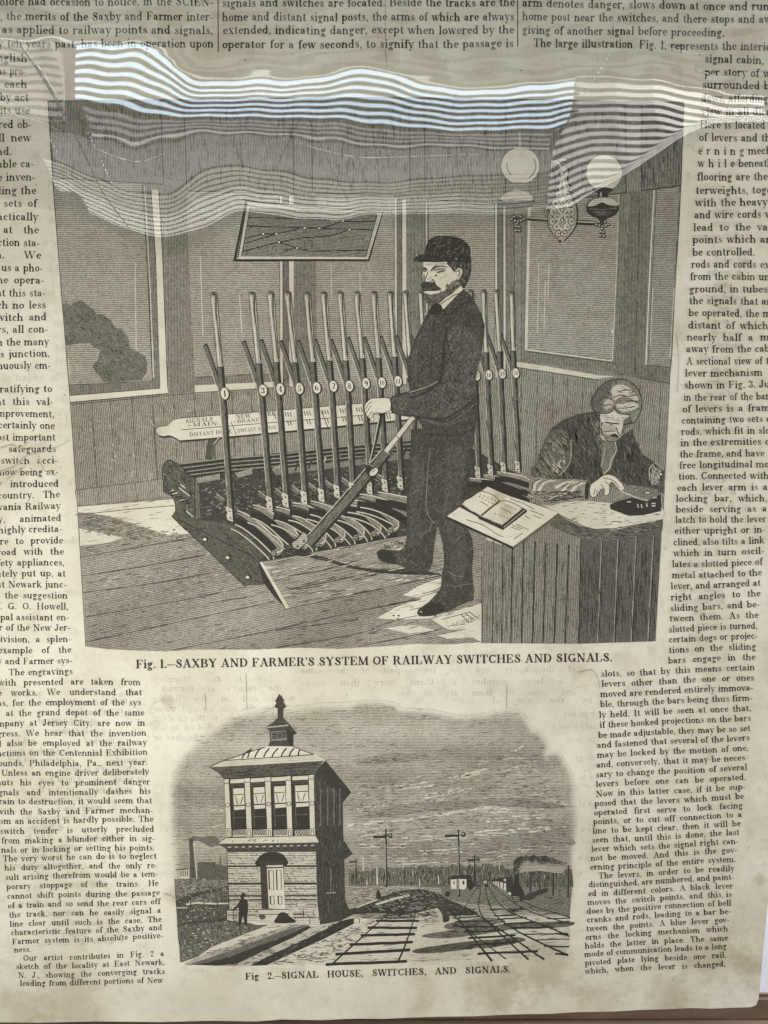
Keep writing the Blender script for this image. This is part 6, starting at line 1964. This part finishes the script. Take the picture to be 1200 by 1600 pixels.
def ribbon(name, pts, widths, mat, lift=.0004):
    """a raised strip along a film crease"""
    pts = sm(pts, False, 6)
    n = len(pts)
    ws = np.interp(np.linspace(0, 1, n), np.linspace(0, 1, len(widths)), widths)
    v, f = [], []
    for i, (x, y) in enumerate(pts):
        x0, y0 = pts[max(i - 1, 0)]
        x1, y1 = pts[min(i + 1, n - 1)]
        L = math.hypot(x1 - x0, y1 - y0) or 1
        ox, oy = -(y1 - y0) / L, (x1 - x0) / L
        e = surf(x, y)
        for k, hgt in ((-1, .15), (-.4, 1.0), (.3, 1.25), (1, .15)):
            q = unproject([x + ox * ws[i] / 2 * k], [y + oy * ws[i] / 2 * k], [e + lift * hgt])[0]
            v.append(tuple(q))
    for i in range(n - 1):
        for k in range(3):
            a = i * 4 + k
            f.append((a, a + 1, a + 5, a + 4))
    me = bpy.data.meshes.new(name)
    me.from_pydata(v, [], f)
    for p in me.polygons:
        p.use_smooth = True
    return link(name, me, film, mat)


M_CREASE_SHADE = crease_tint_material('painted_crease_shade', (.16, .155, .145), .75)  # shading of the crease painted as dark grey
M_GLINT = crease_tint_material('painted_glint', (.86, .85, .80), .85)  # glints off the creases painted as whitish strips
ribbon('crease', [(24, 60), (45, 88), (70, 125), (92, 165), (115, 207), (140, 258), (160, 300), (200, 354)], [1.5, 5, 6.5, 5, 3.4, 2.6, 2.4, 1.4], M_CREASE_SHADE)['label'] = 'diagonal crease at the left of the film with its dark shading painted in'
ribbon('crease', [(26, 62), (38, 76), (50, 92), (66, 112), (80, 134), (90, 150)], [1, 4, 2.5, 3, 2, 1], M_GLINT, .0006)
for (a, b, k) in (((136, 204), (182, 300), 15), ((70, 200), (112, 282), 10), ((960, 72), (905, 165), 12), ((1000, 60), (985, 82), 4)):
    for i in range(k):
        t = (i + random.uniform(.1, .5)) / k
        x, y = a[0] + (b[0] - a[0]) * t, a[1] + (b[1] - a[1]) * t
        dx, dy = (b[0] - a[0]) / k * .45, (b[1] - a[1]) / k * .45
        ribbon('crease', [(x, y), (x + dx * .5 + random.uniform(-.8, .8), y + dy * .5), (x + dx, y + dy)], [.5, random.uniform(.9, 1.8), .5], M_GLINT, .0003)
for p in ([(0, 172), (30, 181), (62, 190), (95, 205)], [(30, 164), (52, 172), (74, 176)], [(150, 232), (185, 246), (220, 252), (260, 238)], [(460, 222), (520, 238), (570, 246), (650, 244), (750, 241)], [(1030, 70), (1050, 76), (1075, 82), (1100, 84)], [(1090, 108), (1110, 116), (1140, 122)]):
    ribbon('crease', p, [.4, 1.3, 1.1, .4], M_GLINT, .0003)

# ------------------------------------------------------------------ the windows and blinds mirrored in the film
LBL = {'blue': 'blind with few wide slats before the bright bluish window mirrored in the film',
       'grey': 'blind on the dim grey pane below the bright mirrored window',
       'warm': 'blind with fine slats mirrored as faint cream stripes low in the film',
       'right': 'tall blind mirrored as grey and cream stripes at the right of the film',
       'left': 'narrow blind mirrored as pale streaks at the left of the film'}
for (nm, x0, x1, s0, s1, pitch, share, first) in BLINDS:
    za, zb = env_z(s0), env_z(s1)
    e = empty('venetian_blind', ((x0 + x1) / 2, YW + .02, zb))
    thing(e, LBL[nm], 'blind', 'window blinds mirrored in the film')
    s = first
    # openings are centred on whole numbers of the count, slats lie between them
    s = math.floor(first) + (.5 if pitch == 1.0 else 0)
    while s < s1 + pitch:
        zc = env_z(s + pitch / 2)
        hh = pitch * share * TP * (-YW)
        if zc < za + .02 and zc > zb - .02:
            me = box_mesh('slat', (-(x1 - x0) / 2 - .01, -.0015, -hh / 2), ((x1 - x0) / 2 + .01, .0015, hh / 2))
            o = link('slat', me, e, M_SLAT)
            o.location = (0, 0, zc - zb)
        s += pitch
print('LAYERS', LAYER[0], 'mm', LAYER[0] * STEP * 1e3)
